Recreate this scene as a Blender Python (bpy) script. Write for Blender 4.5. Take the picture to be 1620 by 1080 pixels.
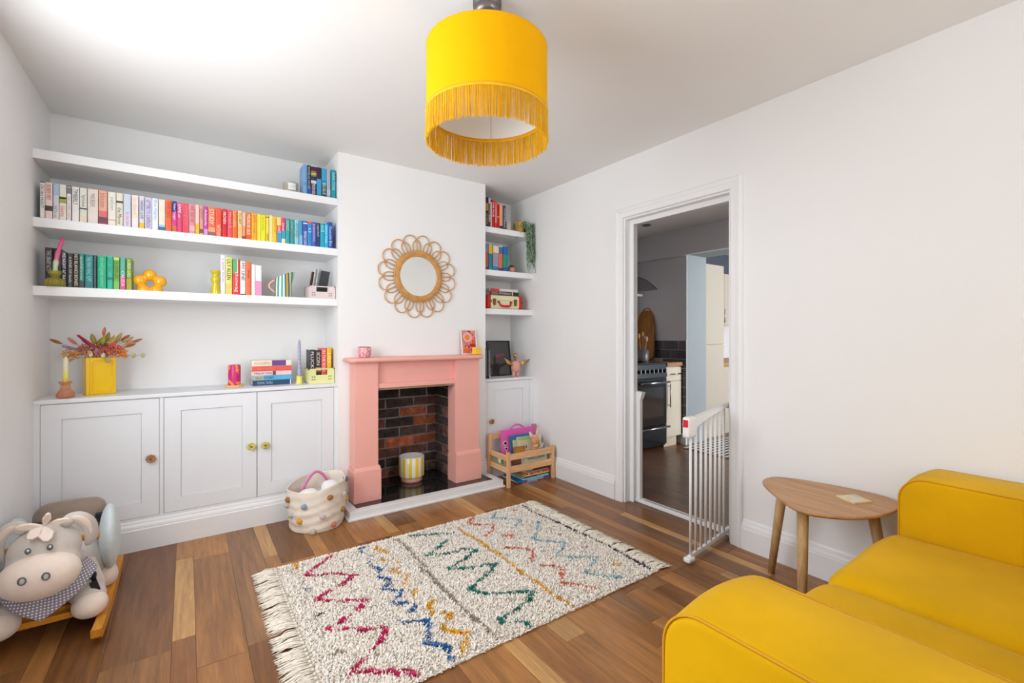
import bpy, bmesh, math, random
from math import sin, cos, pi, radians, sqrt, atan2
from mathutils import Vector, Matrix, noise

for o in list(bpy.data.objects):
    bpy.data.objects.remove(o)
RND = random.Random(11)
SC = bpy.context.scene
COL = SC.collection

# ------------------------------------------------------------------ camera
cd = bpy.data.cameras.new('camera')
cd.sensor_fit = 'HORIZONTAL'
cd.sensor_width = 36.0
cd.lens = 727.6 / 1620 * 36.0
cd.shift_y = -9.0 / 1620
cd.clip_start = 0.02
cam = bpy.data.objects.new('camera', cd)
COL.objects.link(cam)
cam.location = (0, 0, 1.163)
cam.rotation_euler = (radians(90), 0, radians(-35.24))
SC.camera = cam

# ------------------------------------------------------------------ world, lights, exposure
def lin1(c):
    c = c / 255.0
    return c / 12.92 if c <= .04045 else ((c + .055) / 1.055) ** 2.4
def lin(rgb):
    return (lin1(rgb[0]), lin1(rgb[1]), lin1(rgb[2]), 1.0)

world = bpy.data.worlds.new('world')
SC.world = world
world.use_nodes = True
nt = world.node_tree
bg = nt.nodes['Background']
sky = nt.nodes.new('ShaderNodeTexSky')
sky.sky_type = 'HOSEK_WILKIE'
sky.turbidity = 4.0
sky.sun_direction = (-0.4, -0.5, 0.76)
nt.links.new(sky.outputs[0], bg.inputs[0])
bg.inputs[1].default_value = 0.35

def area(name, loc, rot, sx, sy, power, col):
    l = bpy.data.lights.new(name, 'AREA')
    l.shape = 'RECTANGLE'
    l.size = sx
    l.size_y = sy
    l.energy = power
    l.color = col
    o = bpy.data.objects.new(name, l)
    COL.objects.link(o)
    o.location = loc
    o.rotation_euler = rot
    return o

# daylight through side window and kitchen garden side; unseen rear window light added as fill
area('daylight_side_window', (-0.69, 1.71, 1.50), (0, radians(-90), 0), 1.20, 1.52, 34, (0.885, 0.945, 1.0))
area('rear_fill_light', (1.75, -3.26, 1.50), (radians(90), 0, 0), 1.3, 1.55, 41, (0.90, 0.955, 1.0))
area('daylight_garden_window', (5.6, -0.15, 1.45), (radians(90), 0, 0), 1.5, 1.2, 92, (0.94, 0.965, 1.0))

# the photographer's flash, turned up to bounce off the ceiling
fl_ = bpy.data.lights.new('bounce_flash', 'SPOT')
fl_.energy = 37
fl_.color = (0.87, 0.94, 1.0)
fl_.spot_size = radians(140)
fl_.spot_blend = 1.0
fl_.shadow_soft_size = .12
fo_ = bpy.data.objects.new('bounce_flash', fl_)
COL.objects.link(fo_)
fo_.location = (-.30, -.55, .45)
fo_.rotation_euler = (radians(180), 0, radians(4))

vs = SC.view_settings
vs.view_transform = 'Standard'
vs.look = 'None'
vs.gamma = 1.0
vs.use_curve_mapping = False
vs.exposure = 0.35

# ------------------------------------------------------------------ materials
MATS = {}
def node_mat(name):
    m = bpy.data.materials.new(name)
    m.use_nodes = True
    nt = m.node_tree
    return m, nt, nt.nodes['Principled BSDF'], nt.links

def mat(name, rgb=None, rough=.55, var=.05, vscale=6.0, bump=0.0, bscale=80.0, metal=0.0,
        sheen=0.0, coat=0.0, trans=0.0, ior=1.45, spec=.5, stretch=(1, 1, 1), alpha=1.0, coords='Object'):
    """Principled material with noise mottling; rgb None takes the object's own colour."""
    if name in MATS:
        return MATS[name]
    m, nt, b, L = node_mat(name)
    N = nt.nodes
    tc = N.new('ShaderNodeTexCoord')
    mp = N.new('ShaderNodeMapping')
    mp.inputs['Scale'].default_value = stretch
    L.new(tc.outputs[coords], mp.inputs[0])
    nz = N.new('ShaderNodeTexNoise')
    nz.inputs['Scale'].default_value = vscale
    nz.inputs['Detail'].default_value = 4
    L.new(mp.outputs[0], nz.inputs['Vector'])
    mr = N.new('ShaderNodeMapRange')
    mr.inputs['From Min'].default_value = .3
    mr.inputs['From Max'].default_value = .7
    mr.inputs['To Min'].default_value = 1 - var
    mr.inputs['To Max'].default_value = 1 + var
    L.new(nz.outputs['Fac'], mr.inputs['Value'])
    vm = N.new('ShaderNodeVectorMath')
    vm.operation = 'SCALE'
    if rgb is None:
        oi = N.new('ShaderNodeObjectInfo')
        L.new(oi.outputs['Color'], vm.inputs[0])
    else:
        vm.inputs[0].default_value = lin(rgb)[:3]
    L.new(mr.outputs[0], vm.inputs['Scale'])
    L.new(vm.outputs[0], b.inputs['Base Color'])
    b.inputs['Roughness'].default_value = rough
    b.inputs['Metallic'].default_value = metal
    b.inputs['IOR'].default_value = ior
    b.inputs['Specular IOR Level'].default_value = spec
    b.inputs['Sheen Weight'].default_value = sheen
    b.inputs['Sheen Roughness'].default_value = .4
    b.inputs['Coat Weight'].default_value = coat
    b.inputs['Coat Roughness'].default_value = .08
    b.inputs['Transmission Weight'].default_value = trans
    b.inputs['Alpha'].default_value = alpha
    if bump:
        n2 = N.new('ShaderNodeTexNoise')
        n2.inputs['Scale'].default_value = bscale
        n2.inputs['Detail'].default_value = 3
        L.new(mp.outputs[0], n2.inputs['Vector'])
        bp = N.new('ShaderNodeBump')
        bp.inputs['Strength'].default_value = bump
        bp.inputs['Distance'].default_value = .01
        L.new(n2.outputs['Fac'], bp.inputs['Height'])
        L.new(bp.outputs[0], b.inputs['Normal'])
    MATS[name] = m
    return m

def wood(name, rgb, dark=.62, axis='Y', rough=.38, grain=1.0, objcol=False):
    """Wood grain streaked along one axis; rgb or the object's own colour gives the tone."""
    if name in MATS:
        return MATS[name]
    m, nt, b, L = node_mat(name)
    N = nt.nodes
    geo = N.new('ShaderNodeNewGeometry')
    oi = N.new('ShaderNodeObjectInfo')
    off = N.new('ShaderNodeVectorMath'); off.operation = 'SCALE'
    cmb = N.new('ShaderNodeCombineXYZ')
    for i in range(3):
        L.new(oi.outputs['Random'], cmb.inputs[i])
    L.new(cmb.outputs[0], off.inputs[0]); off.inputs['Scale'].default_value = 37.0
    add = N.new('ShaderNodeVectorMath'); add.operation = 'ADD'
    L.new(geo.outputs['Position'], add.inputs[0]); L.new(off.outputs[0], add.inputs[1])
    def streak(across, along, detail, dist, lo, hi):
        mp = N.new('ShaderNodeMapping')
        s = {'X': (along, across, across), 'Y': (across, along, across), 'Z': (across, across, along)}[axis]
        mp.inputs['Scale'].default_value = [v * grain for v in s]
        L.new(add.outputs[0], mp.inputs[0])
        n = N.new('ShaderNodeTexNoise'); n.inputs['Scale'].default_value = 1.0
        n.inputs['Detail'].default_value = detail; n.inputs['Distortion'].default_value = dist
        n.inputs['Roughness'].default_value = .6
        L.new(mp.outputs[0], n.inputs['Vector'])
        mr = N.new('ShaderNodeMapRange'); mr.inputs['From Min'].default_value = .3; mr.inputs['From Max'].default_value = .7
        mr.inputs['To Min'].default_value = lo; mr.inputs['To Max'].default_value = hi
        L.new(n.outputs['Fac'], mr.inputs['Value'])
        return n, mr
    n1, a = streak(11, 1.1, 5, 2.2, dark, 1.16)         # broad figure
    n2, c = streak(60, 2.4, 4, .8, .82, 1.14)           # growth lines
    n3, d = streak(260, 9, 2, .2, .86, 1.08)            # pores
    mu = N.new('ShaderNodeMath'); mu.operation = 'MULTIPLY'
    L.new(a.outputs[0], mu.inputs[0]); L.new(c.outputs[0], mu.inputs[1])
    mu2 = N.new('ShaderNodeMath'); mu2.operation = 'MULTIPLY'
    L.new(mu.outputs[0], mu2.inputs[0]); L.new(d.outputs[0], mu2.inputs[1])
    vm = N.new('ShaderNodeVectorMath'); vm.operation = 'SCALE'
    if objcol:
        L.new(oi.outputs['Color'], vm.inputs[0])
    else:
        vm.inputs[0].default_value = lin(rgb)[:3]
    L.new(mu2.outputs[0], vm.inputs['Scale'])
    L.new(vm.outputs[0], b.inputs['Base Color'])
    b.inputs['Roughness'].default_value = rough
    b.inputs['Specular IOR Level'].default_value = .4
    bp = N.new('ShaderNodeBump'); bp.inputs['Strength'].default_value = .10; bp.inputs['Distance'].default_value = .001
    L.new(n3.outputs['Fac'], bp.inputs['Height']); L.new(bp.outputs[0], b.inputs['Normal'])
    MATS[name] = m
    return m

def glass(name, rgb, rough=.03, mixf=.75):
    """Thin clear or tinted glassware: mostly see-through, some gloss (no dark refraction shadows)."""
    if name in MATS:
        return MATS[name]
    m, nt, b, L = node_mat(name)
    N = nt.nodes
    out = N['Material Output']
    tr = N.new('ShaderNodeBsdfTransparent'); tr.inputs[0].default_value = lin(rgb)
    b.inputs['Base Color'].default_value = lin(rgb)
    b.inputs['Roughness'].default_value = rough
    b.inputs['Specular IOR Level'].default_value = .8
    mx = N.new('ShaderNodeMixShader'); mx.inputs[0].default_value = mixf
    L.new(b.outputs[0], mx.inputs[1]); L.new(tr.outputs[0], mx.inputs[2])
    L.new(mx.outputs[0], out.inputs[0])
    MATS[name] = m
    return m

# ------------------------------------------------------------------ mesh builder
class MB:
    def __init__(s):
        s.v = []; s.f = []; s.sm = []; s.uv = None; s.col = None
    def add(s, vs, fs, smooth=False, M=None):
        o = len(s.v)
        if M is not None:
            vs = [M @ Vector(p) for p in vs]
        s.v += [tuple(p) for p in vs]
        s.f += [tuple(i + o for i in f) for f in fs]
        s.sm += [smooth] * len(fs)
        return s
    def box(s, x0, x1, y0, y1, z0, z1, bev=0.0, M=None):
        if bev <= 0:
            vs = [(x, y, z) for x in (x0, x1) for y in (y0, y1) for z in (z0, z1)]
            fs = [(0, 1, 3, 2), (4, 6, 7, 5), (0, 4, 5, 1), (2, 3, 7, 6), (0, 2, 6, 4), (1, 5, 7, 3)]
            return s.add(vs, fs, False, M)
        bm = bmesh.new()
        bmesh.ops.create_cube(bm, size=1)
        for v in bm.verts:
            v.co = Vector(((x0 + x1) / 2 + v.co.x * (x1 - x0), (y0 + y1) / 2 + v.co.y * (y1 - y0), (z0 + z1) / 2 + v.co.z * (z1 - z0)))
        bmesh.ops.bevel(bm, geom=bm.edges[:], offset=bev, segments=2, profile=.5, affect='EDGES')
        bm.verts.index_update()
        s.add([v.co.copy() for v in bm.verts], [[v.index for v in f.verts] for f in bm.faces], False, M)
        bm.free()
        return s
    def lathe(s, prof, n=24, c=(0, 0, 0), smooth=True, cap=True, M=None, sq=1.0):
        vs = []; fs = []
        k = len(prof)
        for i in range(n):
            a = 2 * pi * i / n
            for r, z in prof:
                vs.append((c[0] + r * cos(a), c[1] + r * sin(a) * sq, c[2] + z))
        for i in range(n):
            j = (i + 1) % n
            for q in range(k - 1):
                fs.append((i * k + q, j * k + q, j * k + q + 1, i * k + q + 1))
        if cap:
            if prof[0][0] > 1e-6:
                fs.append(tuple(i * k for i in range(n))[::-1])
            if prof[-1][0] > 1e-6:
                fs.append(tuple(i * k + k - 1 for i in range(n)))
        return s.add(vs, fs, smooth, M)
    def cyl(s, a, b, r, r2=None, n=12, smooth=True):
        return s.tube([a, b], [r, r if r2 is None else r2], n, smooth=smooth)
    def tube(s, pts, rad, n=8, closed=False, smooth=True, cap=True, sq=1.0):
        pts = [Vector(p) for p in pts]
        if not isinstance(rad, (list, tuple)):
            rad = [rad] * len(pts)
        m = len(pts)
        vs = []; fs = []
        up = None
        for i, p in enumerate(pts):
            if closed:
                t = pts[(i + 1) % m] - pts[i - 1]
            else:
                t = pts[min(i + 1, m - 1)] - pts[max(i - 1, 0)]
            if t.length < 1e-9:
                t = Vector((0, 0, 1))
            t.normalize()
            if up is None:
                up = Vector((0, 0, 1)) if abs(t.z) < .9 else Vector((1, 0, 0))
            u = (up - t * up.dot(t))
            if u.length < 1e-5:
                u = t.orthogonal()
            u.normalize()
            up = u
            w = t.cross(u)
            for q in range(n):
                a = 2 * pi * q / n
                vs.append(p + u * (rad[i] * cos(a)) + w * (rad[i] * sq * sin(a)))
        for i in range(m if closed else m - 1):
            j = (i + 1) % m
            for q in range(n):
                r = (q + 1) % n
                fs.append((i * n + q, i * n + r, j * n + r, j * n + q))
        if cap and not closed:
            fs.append(tuple(range(n))[::-1])
            fs.append(tuple((m - 1) * n + q for q in range(n)))
        return s.add(vs, fs, smooth)
    def prism(s, poly, axis, a, b, M=None, smooth=False):
        """Extrude a 2D polygon along an axis from a to b."""
        n = len(poly)
        def P(p, t):
            return {'X': (t, p[0], p[1]), 'Y': (p[0], t, p[1]), 'Z': (p[0], p[1], t)}[axis]
        vs = [P(p, a) for p in poly] + [P(p, b) for p in poly]
        fs = [tuple(range(n))[::-1], tuple(range(n, 2 * n))]
        fs += [(i, (i + 1) % n, n + (i + 1) % n, n + i) for i in range(n)]
        return s.add(vs, fs, smooth, M)
    def ball(s, c, r, n=16, m=10, M=None):
        if not isinstance(r, (list, tuple)):
            r = (r, r, r)
        vs = [(0, 0, -1)]; fs = []
        for i in range(1, m):
            t = pi * i / m
            for j in range(n):
                a = 2 * pi * j / n
                vs.append((sin(t) * cos(a), sin(t) * sin(a), -cos(t)))
        vs.append((0, 0, 1))
        for j in range(n):
            fs.append((0, 1 + (j + 1) % n, 1 + j))
            for i in range(m - 2):
                a = 1 + i * n
                fs.append((a + j, a + (j + 1) % n, a + n + (j + 1) % n, a + n + j))
            fs.append((len(vs) - 1, 1 + (m - 2) * n + j, 1 + (m - 2) * n + (j + 1) % n))
        T = Matrix.Translation(c) @ (M if M is not None else Matrix.Identity(4)) @ Matrix.Diagonal((r[0], r[1], r[2], 1))
        return s.add([T @ Vector(v) for v in vs], fs, True)
    def pillow(s, x0, x1, y0, y1, z0, z1, r, n=10, fn=None, M=None):
        """Rounded box, finely gridded; fn may push the points about."""
        h = Vector(((x1 - x0) / 2, (y1 - y0) / 2, (z1 - z0) / 2))
        c = Vector(((x0 + x1) / 2, (y0 + y1) / 2, (z0 + z1) / 2))
        key = {}; vs = []; fs = []
        def pt(p):
            q = Vector(p)
            k = tuple(round(t, 5) for t in q)
            if k in key:
                return key[k]
            f = Vector((q.x * h.x, q.y * h.y, q.z * h.z))
            e = Vector([max(-(h[i] - r), min(h[i] - r, f[i])) for i in range(3)])
            d = f - e
            if d.length > 1e-9:
                d = d.normalized() * r
            o = c + e + d
            if fn:
                o = fn(o, q)
            key[k] = len(vs); vs.append(o)
            return key[k]
        g = [sin(pi / 2 * (2 * i / n - 1)) * .55 + (2 * i / n - 1) * .45 for i in range(n + 1)]
        g[0] = -1; g[-1] = 1
        for ax in range(3):
            for sg in (-1, 1):
                for i in range(n):
                    for j in range(n):
                        q = []
                        for (u, w) in ((i, j), (i + 1, j), (i + 1, j + 1), (i, j + 1)):
                            p = [0, 0, 0]; p[ax] = sg; p[(ax + 1) % 3] = g[u]; p[(ax + 2) % 3] = g[w]
                            q.append(pt(p))
                        fs.append(tuple(q) if sg > 0 else tuple(q[::-1]))
        return s.add(vs, fs, True, M)
    def grid(s, fn, nu, nv, smooth=True, closed_u=False):
        vs = [fn(i / nu, j / nv) for i in range(nu if closed_u else nu + 1) for j in range(nv + 1)]
        k = nv + 1; w = nu if closed_u else nu + 1
        fs = []
        for i in range(nu):
            for j in range(nv):
                a, b2 = i * k + j, ((i + 1) % w) * k + j
                fs.append((a, b2, b2 + 1, a + 1))
        return s.add(vs, fs, smooth)

WLOC = {}
def link(name, me, m, parent=None, color=None):
    o = bpy.data.objects.new(name, me)
    COL.objects.link(o)
    if m is not None and not me.materials:
        me.materials.append(m)
    if parent is not None:
        o.parent = parent
    if color is not None:
        o.color = lin(color)
    return o

def mesh_of(mb, shift=None, name='mesh'):
    me = bpy.data.meshes.new(name)
    vs = mb.v
    if shift is not None:
        vs = [(p[0] - shift[0], p[1] - shift[1], p[2] - shift[2]) for p in vs]
    me.from_pydata(vs, [], mb.f)
    if any(mb.sm):
        me.polygons.foreach_set('use_smooth', mb.sm)
    me.update()
    return me

def part(name, mb, m, parent, color=None, local=False, label=None, kind=None):
    """A child mesh. mb is in world coordinates unless local (then in the parent's)."""
    sh = None if local else WLOC.get(parent, Vector((0, 0, 0)))
    o = link(name, mesh_of(mb, sh, name), m, parent, color)
    WLOC[o] = Vector((0, 0, 0)) if local else WLOC.get(parent, Vector((0, 0, 0)))
    if label: o['label'] = label
    if kind: o['kind'] = kind
    return o

def thing(name, label, cat, loc=(0, 0, 0), rotz=0.0, group=None, rot=None):
    o = bpy.data.objects.new(name, None)
    COL.objects.link(o)
    o.empty_display_size = .05
    o.location = loc
    o.rotation_euler = rot if rot else (0, 0, rotz)
    o['label'] = label; o['category'] = cat
    if group: o['group'] = group
    WLOC[o] = Vector(loc)
    return o

def solo(name, mb, m, label, cat, loc, group=None, color=None, local=False):
    """A thing that is one single mesh."""
    o = link(name, mesh_of(mb, None if local else Vector(loc), name), m, None, color)
    o.location = loc
    o['label'] = label; o['category'] = cat
    if group: o['group'] = group
    WLOC[o] = Vector(loc)
    return o

def struct(name, mb, m, label=None, parent=None, color=None):
    o = link(name, mesh_of(mb, None, name), m, parent, color)
    WLOC[o] = Vector((0, 0, 0))
    if parent is None:
        o['kind'] = 'structure'
    if label: o['label'] = label
    return o

TXT = {}
def text_geo(body):
    if body in TXT:
        return TXT[body]
    cu = bpy.data.curves.new('lettering', 'FONT')
    cu.body = body
    cu.resolution_u = 2
    cu.offset = .0
    to = bpy.data.objects.new('lettering', cu)
    me = bpy.data.meshes.new_from_object(to)
    vs = [v.co.copy() for v in me.vertices]
    fs = [tuple(p.vertices) for p in me.polygons]
    bpy.data.objects.remove(to); bpy.data.curves.remove(cu); bpy.data.meshes.remove(me)
    if vs:
        x0 = min(v.x for v in vs); x1 = max(v.x for v in vs); y0 = min(v.y for v in vs); y1 = max(v.y for v in vs)
        cx, cy = (x0 + x1) / 2, (y0 + y1) / 2
        vs = [Vector((v.x - cx, v.y - cy, 0)) for v in vs]
        TXT[body] = (vs, fs, x1 - x0, y1 - y0)
    else:
        TXT[body] = ([], [], 1, 1)
    return TXT[body]

def text_mb(body, Lx, H, M, mb=None):
    """Lettering fitted into Lx by H, placed by M (X along the line, Z towards the reader)."""
    vs, fs, w, h = text_geo(body)
    mb = mb or MB()
    sx = Lx / w; sy = H / h
    sy = min(sy, sx * 2.2); sx = min(sx, sy * 1.6)
    mb.add([M @ Vector((v.x * sx, v.y * sy, 0)) for v in vs], fs)
    return mb

def frame_M(o, ex, ey):
    ex = Vector(ex).normalized(); ey = Vector(ey).normalized(); ez = ex.cross(ey)
    M = Matrix((ex, ey, ez)).transposed().to_4x4()
    return Matrix.Translation(o) @ M
# ------------------------------------------------------------------ room shell
M_wall = mat('wall_paint', (243, 242, 241), rough=.75, var=.008, vscale=3, bump=.03, bscale=220)
M_ceil = mat('ceiling_paint', (243, 242, 240), rough=.8, var=.008, vscale=2)
M_trim = mat('white_gloss_paint', (242, 242, 243), rough=.32, var=.006, vscale=4)
M_cab = mat('cabinet_paint', (236, 237, 240), rough=.42, var=.006, vscale=4)
M_kwall = mat('kitchen_wall_paint', (222, 219, 221), rough=.8, var=.015, vscale=3)
M_plank = wood('laminate_plank', None, dark=.66, rough=.30, objcol=True)
M_under = mat('floor_underlay', (120, 84, 52), rough=.9)
M_chrome = mat('brushed_steel', (190, 190, 192), rough=.25, metal=1.0)

XL, XR, YF, YB, H = -0.62, 2.50, -3.20, 3.565, 2.40
T = .12
def wallbox(*bs):
    m = MB()
    for b in bs: m.box(*b)
    return m
# floor with every plank a board of its own
fl = struct('floor', MB().box(XL, XR, YF, 3.22, -.05, -.0045), M_under)
TONES = {'d': (138, 90, 50), 'm': (162, 110, 62), 'b': (174, 120, 68), 'l': (208, 158, 98), 'g': (144, 102, 66)}
strips = [(-.62, -.46, 'mdb'), (-.46, -.395, 'lbd'), (-.395, -.25, 'dmb'), (-.25, -.047, 'dmm'), (-.047, .027, 'bld'),
          (.027, .186, 'bmm'), (.186, .328, 'gdm'), (.328, .396, 'lbm'), (.396, .555, 'dmb'), (.555, .63, 'bml'), (.63, .782, 'mdb'),
          (.782, .972, 'bdb'), (.972, 1.04, 'lbl'), (1.04, 1.18, 'dbm'), (1.18, 1.278, 'blb'), (1.278, 1.43, 'mdb'), (1.43, 1.54, 'bmb'),
          (1.54, 1.61, 'lgb'), (1.61, 1.74, 'bdm'), (1.74, 1.86, 'mgd'), (1.86, 1.955, 'bmb'), (1.955, 2.07, 'dmd'),
          (2.07, 2.125, 'mdm'), (2.125, 2.187, 'lbl'), (2.187, 2.305, 'dgm'), (2.305, 2.362, 'blm'), (2.362, 2.50, 'gdm')]
cuts = {3: [2.12], 4: [2.95, 2.175], 5: [2.9, 1.95], 0: [2.3], 1: [2.75], 2: [1.9], 6: [1.98], 7: [2.72, 1.6], 8: [2.6],
        20: [1.40, 2.7], 21: [1.40], 18: [1.40, 2.6], 19: [1.35], 25: [2.05, 1.1], 23: [2.45, 1.25], 24: [2.0], 17: [1.2, 2.4], 13: [2.7], 11: [2.6]}
def plank(x0, x1, y0, y1, parent, tone, z=0.0, name='plank'):
    g = .0004; h = .0016
    z += RND.uniform(-.0003, .0002)
    m = MB()
    m.add([(x0 + g, y0 + g, -.006), (x1 - g, y0 + g, -.006), (x1 - g, y1 - g, -.006), (x0 + g, y1 - g, -.006),
           (x0 + g, y0 + g, z - h / 2), (x1 - g, y0 + g, z - h / 2), (x1 - g, y1 - g, z - h / 2), (x0 + g, y1 - g, z - h / 2),
           (x0 + g + h, y0 + g + h, z), (x1 - g - h, y0 + g + h, z), (x1 - g - h, y1 - g - h, z), (x0 + g + h, y1 - g - h, z)],
          [(0, 1, 5, 4), (1, 2, 6, 5), (2, 3, 7, 6), (3, 0, 4, 7), (4, 5, 9, 8), (5, 6, 10, 9), (6, 7, 11, 10), (7, 4, 8, 11), (8, 9, 10, 11)])
    t = TONES[tone]
    k = RND.uniform(.93, 1.07)
    part(name, m, M_plank, parent, color=tuple(min(255, c * k) for c in t))
for i, (x0, x1, tn) in enumerate(strips):
    ys = sorted([YF] + cuts.get(i, []) + [3.2])
    out = [ys[0]]
    for a, b in zip(ys, ys[1:]):
        while b - out[-1] > 1.5:
            out.append(out[-1] + RND.uniform(.75, 1.2))
        out.append(b)
    n = len(out) - 1
    for k in range(n):
        plank(x0, x1, out[k], out[k + 1], fl, tn[(n - 1 - k) % len(tn)])

struct('ceiling', wallbox((XL - T, XR + T, YF - T, YB + T, H, H + .1)), M_ceil)
# left wall with its window opening (out of frame, the side the daylight comes from)
wy0, wy1, wz0, wz1 = .92, 2.50, .88, 2.12
struct('wall_left', wallbox((XL - T, XL, YF - T, wy0, 0, H), (XL - T, XL, wy1, YB + T, 0, H), (XL - T, XL, wy0, wy1, 0, wz0), (XL - T, XL, wy0, wy1, wz1, H)), M_wall)
wf = MB()
for a, b in ((wy0, wy0 + .06), (wy1 - .06, wy1), ((wy0 + wy1) / 2 - .03, (wy0 + wy1) / 2 + .03)):
    wf.box(XL - .115, XL - .075, a, b, wz0, wz1)
wf.box(XL - .115, XL - .075, wy0, wy1, wz0, wz0 + .06).box(XL - .115, XL - .075, wy0, wy1, wz1 - .06, wz1)
wf.box(XL - .1, XL + .03, wy0 - .04, wy1 + .04, wz0 - .03, wz0)
struct('window_1', wf, M_trim)
# rear wall behind the camera, its unseen window added for the fill light
bx0, bx1 = 1.08, 2.42
struct('wall_rear', wallbox((XL - T, bx0, YF - T, YF, 0, H), (bx1, XR + T, YF - T, YF, 0, H), (bx0, bx1, YF - T, YF, 0, .70), (bx0, bx1, YF - T, YF, 2.30, H)), M_wall)
wf = MB()
for a, b in ((bx0, bx0 + .06), (bx1 - .06, bx1), (1.72, 1.78)):
    wf.box(a, b, YF - .115, YF - .075,   .70, 2.30)
wf.box(bx0, bx1, YF - .115, YF - .075, .70, .76).box(bx0, bx1, YF - .115, YF - .075, 2.24, 2.30)
struct('window_fill', wf, M_trim)
# fireplace wall: alcove back and chimney breast with its opening
struct('wall_alcove', wallbox((XL - T, XR + T, YB, YB + T, 0, H)), M_wall)
CX0, CX1, CY = .828, 1.995, 3.20
FX0, FX1, FZ = 1.055, 1.70, .98
struct('wall_chimney_breast', wallbox((CX0, FX0 - .03, CY, YB, 0, H), (FX1 + .03, CX1, CY, YB, 0, H), (FX0 - .03, FX1 + .03, CY, YB, FZ, H)), M_wall)
# right wall with the doorway
DY0, DY1, DZ = 1.40, 2.18, 1.985
struct('wall_right', wallbox((XR, XR + T, YF - T, DY0, 0, H), (XR, XR + T, DY1, YB + T, 0, H), (XR, XR + T, DY0, DY1, DZ, H)), M_wall)

def sweep_frame(prof, y0, y1, zt, xface, sgn=-1, z0=0.0):
    """Moulding mitred round a door opening; prof = (distance outwards, thickness)."""
    m = MB()
    k = len(prof)
    st = []
    for d, t in prof:
        st.append([(xface + sgn * t, y0 - d, z0), (xface + sgn * t, y0 - d, zt + d), (xface + sgn * t, y1 + d, zt + d), (xface + sgn * t, y1 + d, z0)])
    vs = [st[q][i] for i in range(4) for q in range(k)]
    fs = []
    for i in range(3):
        for q in range(k):
            r = (q + 1) % k
            fs.append((i * k + q, i * k + r, (i + 1) * k + r, (i + 1) * k + q))
    fs += [tuple(range(k)), tuple(3 * k + q for q in range(k))[::-1]]
    return m.add(vs, fs)
arch = [(0, 0), (0, .014), (.006, .018), (.012, .018), (.034, .018), (.038, .021), (.05, .024), (.058, .024), (.066, .018), (.068, 0)]
struct('trim_1', sweep_frame(arch, DY0, DY1, DZ, XR), M_trim, 'white moulded architrave')
# door lining with a stop bead further in
ln = sweep_frame([(0, 0), (-.012, 0), (-.012, .125), (0, .125)], DY0, DY1, DZ, XR + .001, 1)
struct('door_1', ln, M_trim, 'white door lining without a door')
st = sweep_frame([(-.012, 0), (-.044, 0), (-.044, .006), (-.040, .006), (-.040, .012), (-.036, .012), (-.036, .05), (-.012, .05)], DY0, DY1, DZ, XR + .05, 1)
struct('trim_2', st, M_trim, 'white stepped stop bead in the doorway')

SK = [(0, 0), (.024, 0), (.024, .112), (.020, .117), (.020, .124), (.017, .134), (.010, .142), (.009, .150), (.005, .158), (0, .160)]
def skirt_y(y0, y1, x):      # along the right wall
    return MB().prism([(x - t, z) for t, z in SK], 'Y', y0, y1)
def skirt_x(x0, x1, y, m=None):      # facing the camera
    return (m or MB()).prism([(y - t, z) for t, z in SK], 'X', x0, x1)
struct('baseboard_right', skirt_y(DY1 + .068, 3.2, XR), M_trim)
struct('baseboard_right_near', skirt_y(YF, DY0 - .068, XR), M_trim)
struct('baseboard_cabinets', skirt_x(XL, CX0, 3.218), M_trim)
bb = skirt_x(CX0, .905, CY)
struct('baseboard_breast_left', bb, M_trim)
struct('baseboard_breast_right', skirt_x(1.86, 2.5, CY + .004), M_trim)
# ------------------------------------------------------------------ alcove cabinets
def shaker_door(x0, x1, z0, z1, y, root, knob_x, knob_z, petal, petal_rgb, sw=.075):
    d = part('door', MB().box(x0, x1, y + .002, y + .010, z0, z1), M_cab, root)
    m = MB()
    e = .0012
    part('door_panel', MB().box(x0 + sw + .0022, x1 - sw - .0022, y - .0005, y + .003, z0 + sw + .0022, z1 - sw - .0022), M_cab, d)
    for a, b, c, f in ((x0, x0 + sw, z0, z1), (x1 - sw, x1, z0, z1), (x0 + sw, x1 - sw, z0, z0 + sw), (x0 + sw, x1 - sw, z1 - sw, z1)):
        m.box(a, b, y - .008, y + .003, c, f)
    # small quirk round the panel
    fr = part('door_frame', m, M_cab, d)
    kb = MB()
    c = (knob_x, y - .008, knob_z)
    Mk = Matrix.Translation(c) @ Matrix.Rotation(radians(90), 4, 'X')
    kb.lathe([(.006, 0), (.006, .014), (.010, .016), (.020, .019), (.021, .022), (.012, .025), (0, .026)], 20, M=Mk)
    for i in range(8):
        a = 2 * pi * i / 8
        kb.ball((c[0] + .0165 * cos(a), c[1] - .022, c[2] + .0165 * sin(a)), (.0075, .0055, .0075), 8, 6)
    part('knob', kb, mat('knob_' + petal, petal_rgb, rough=.18, var=.25, vscale=60, coat=.6), d, label=petal + ' flower-shaped knob')
    kc = MB().ball((c[0], c[1] - .027, c[2]), (.006, .004, .006), 10, 8)
    part('knob_screw', kc, mat('brass', (150, 112, 60), rough=.3, metal=1), d)

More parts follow.
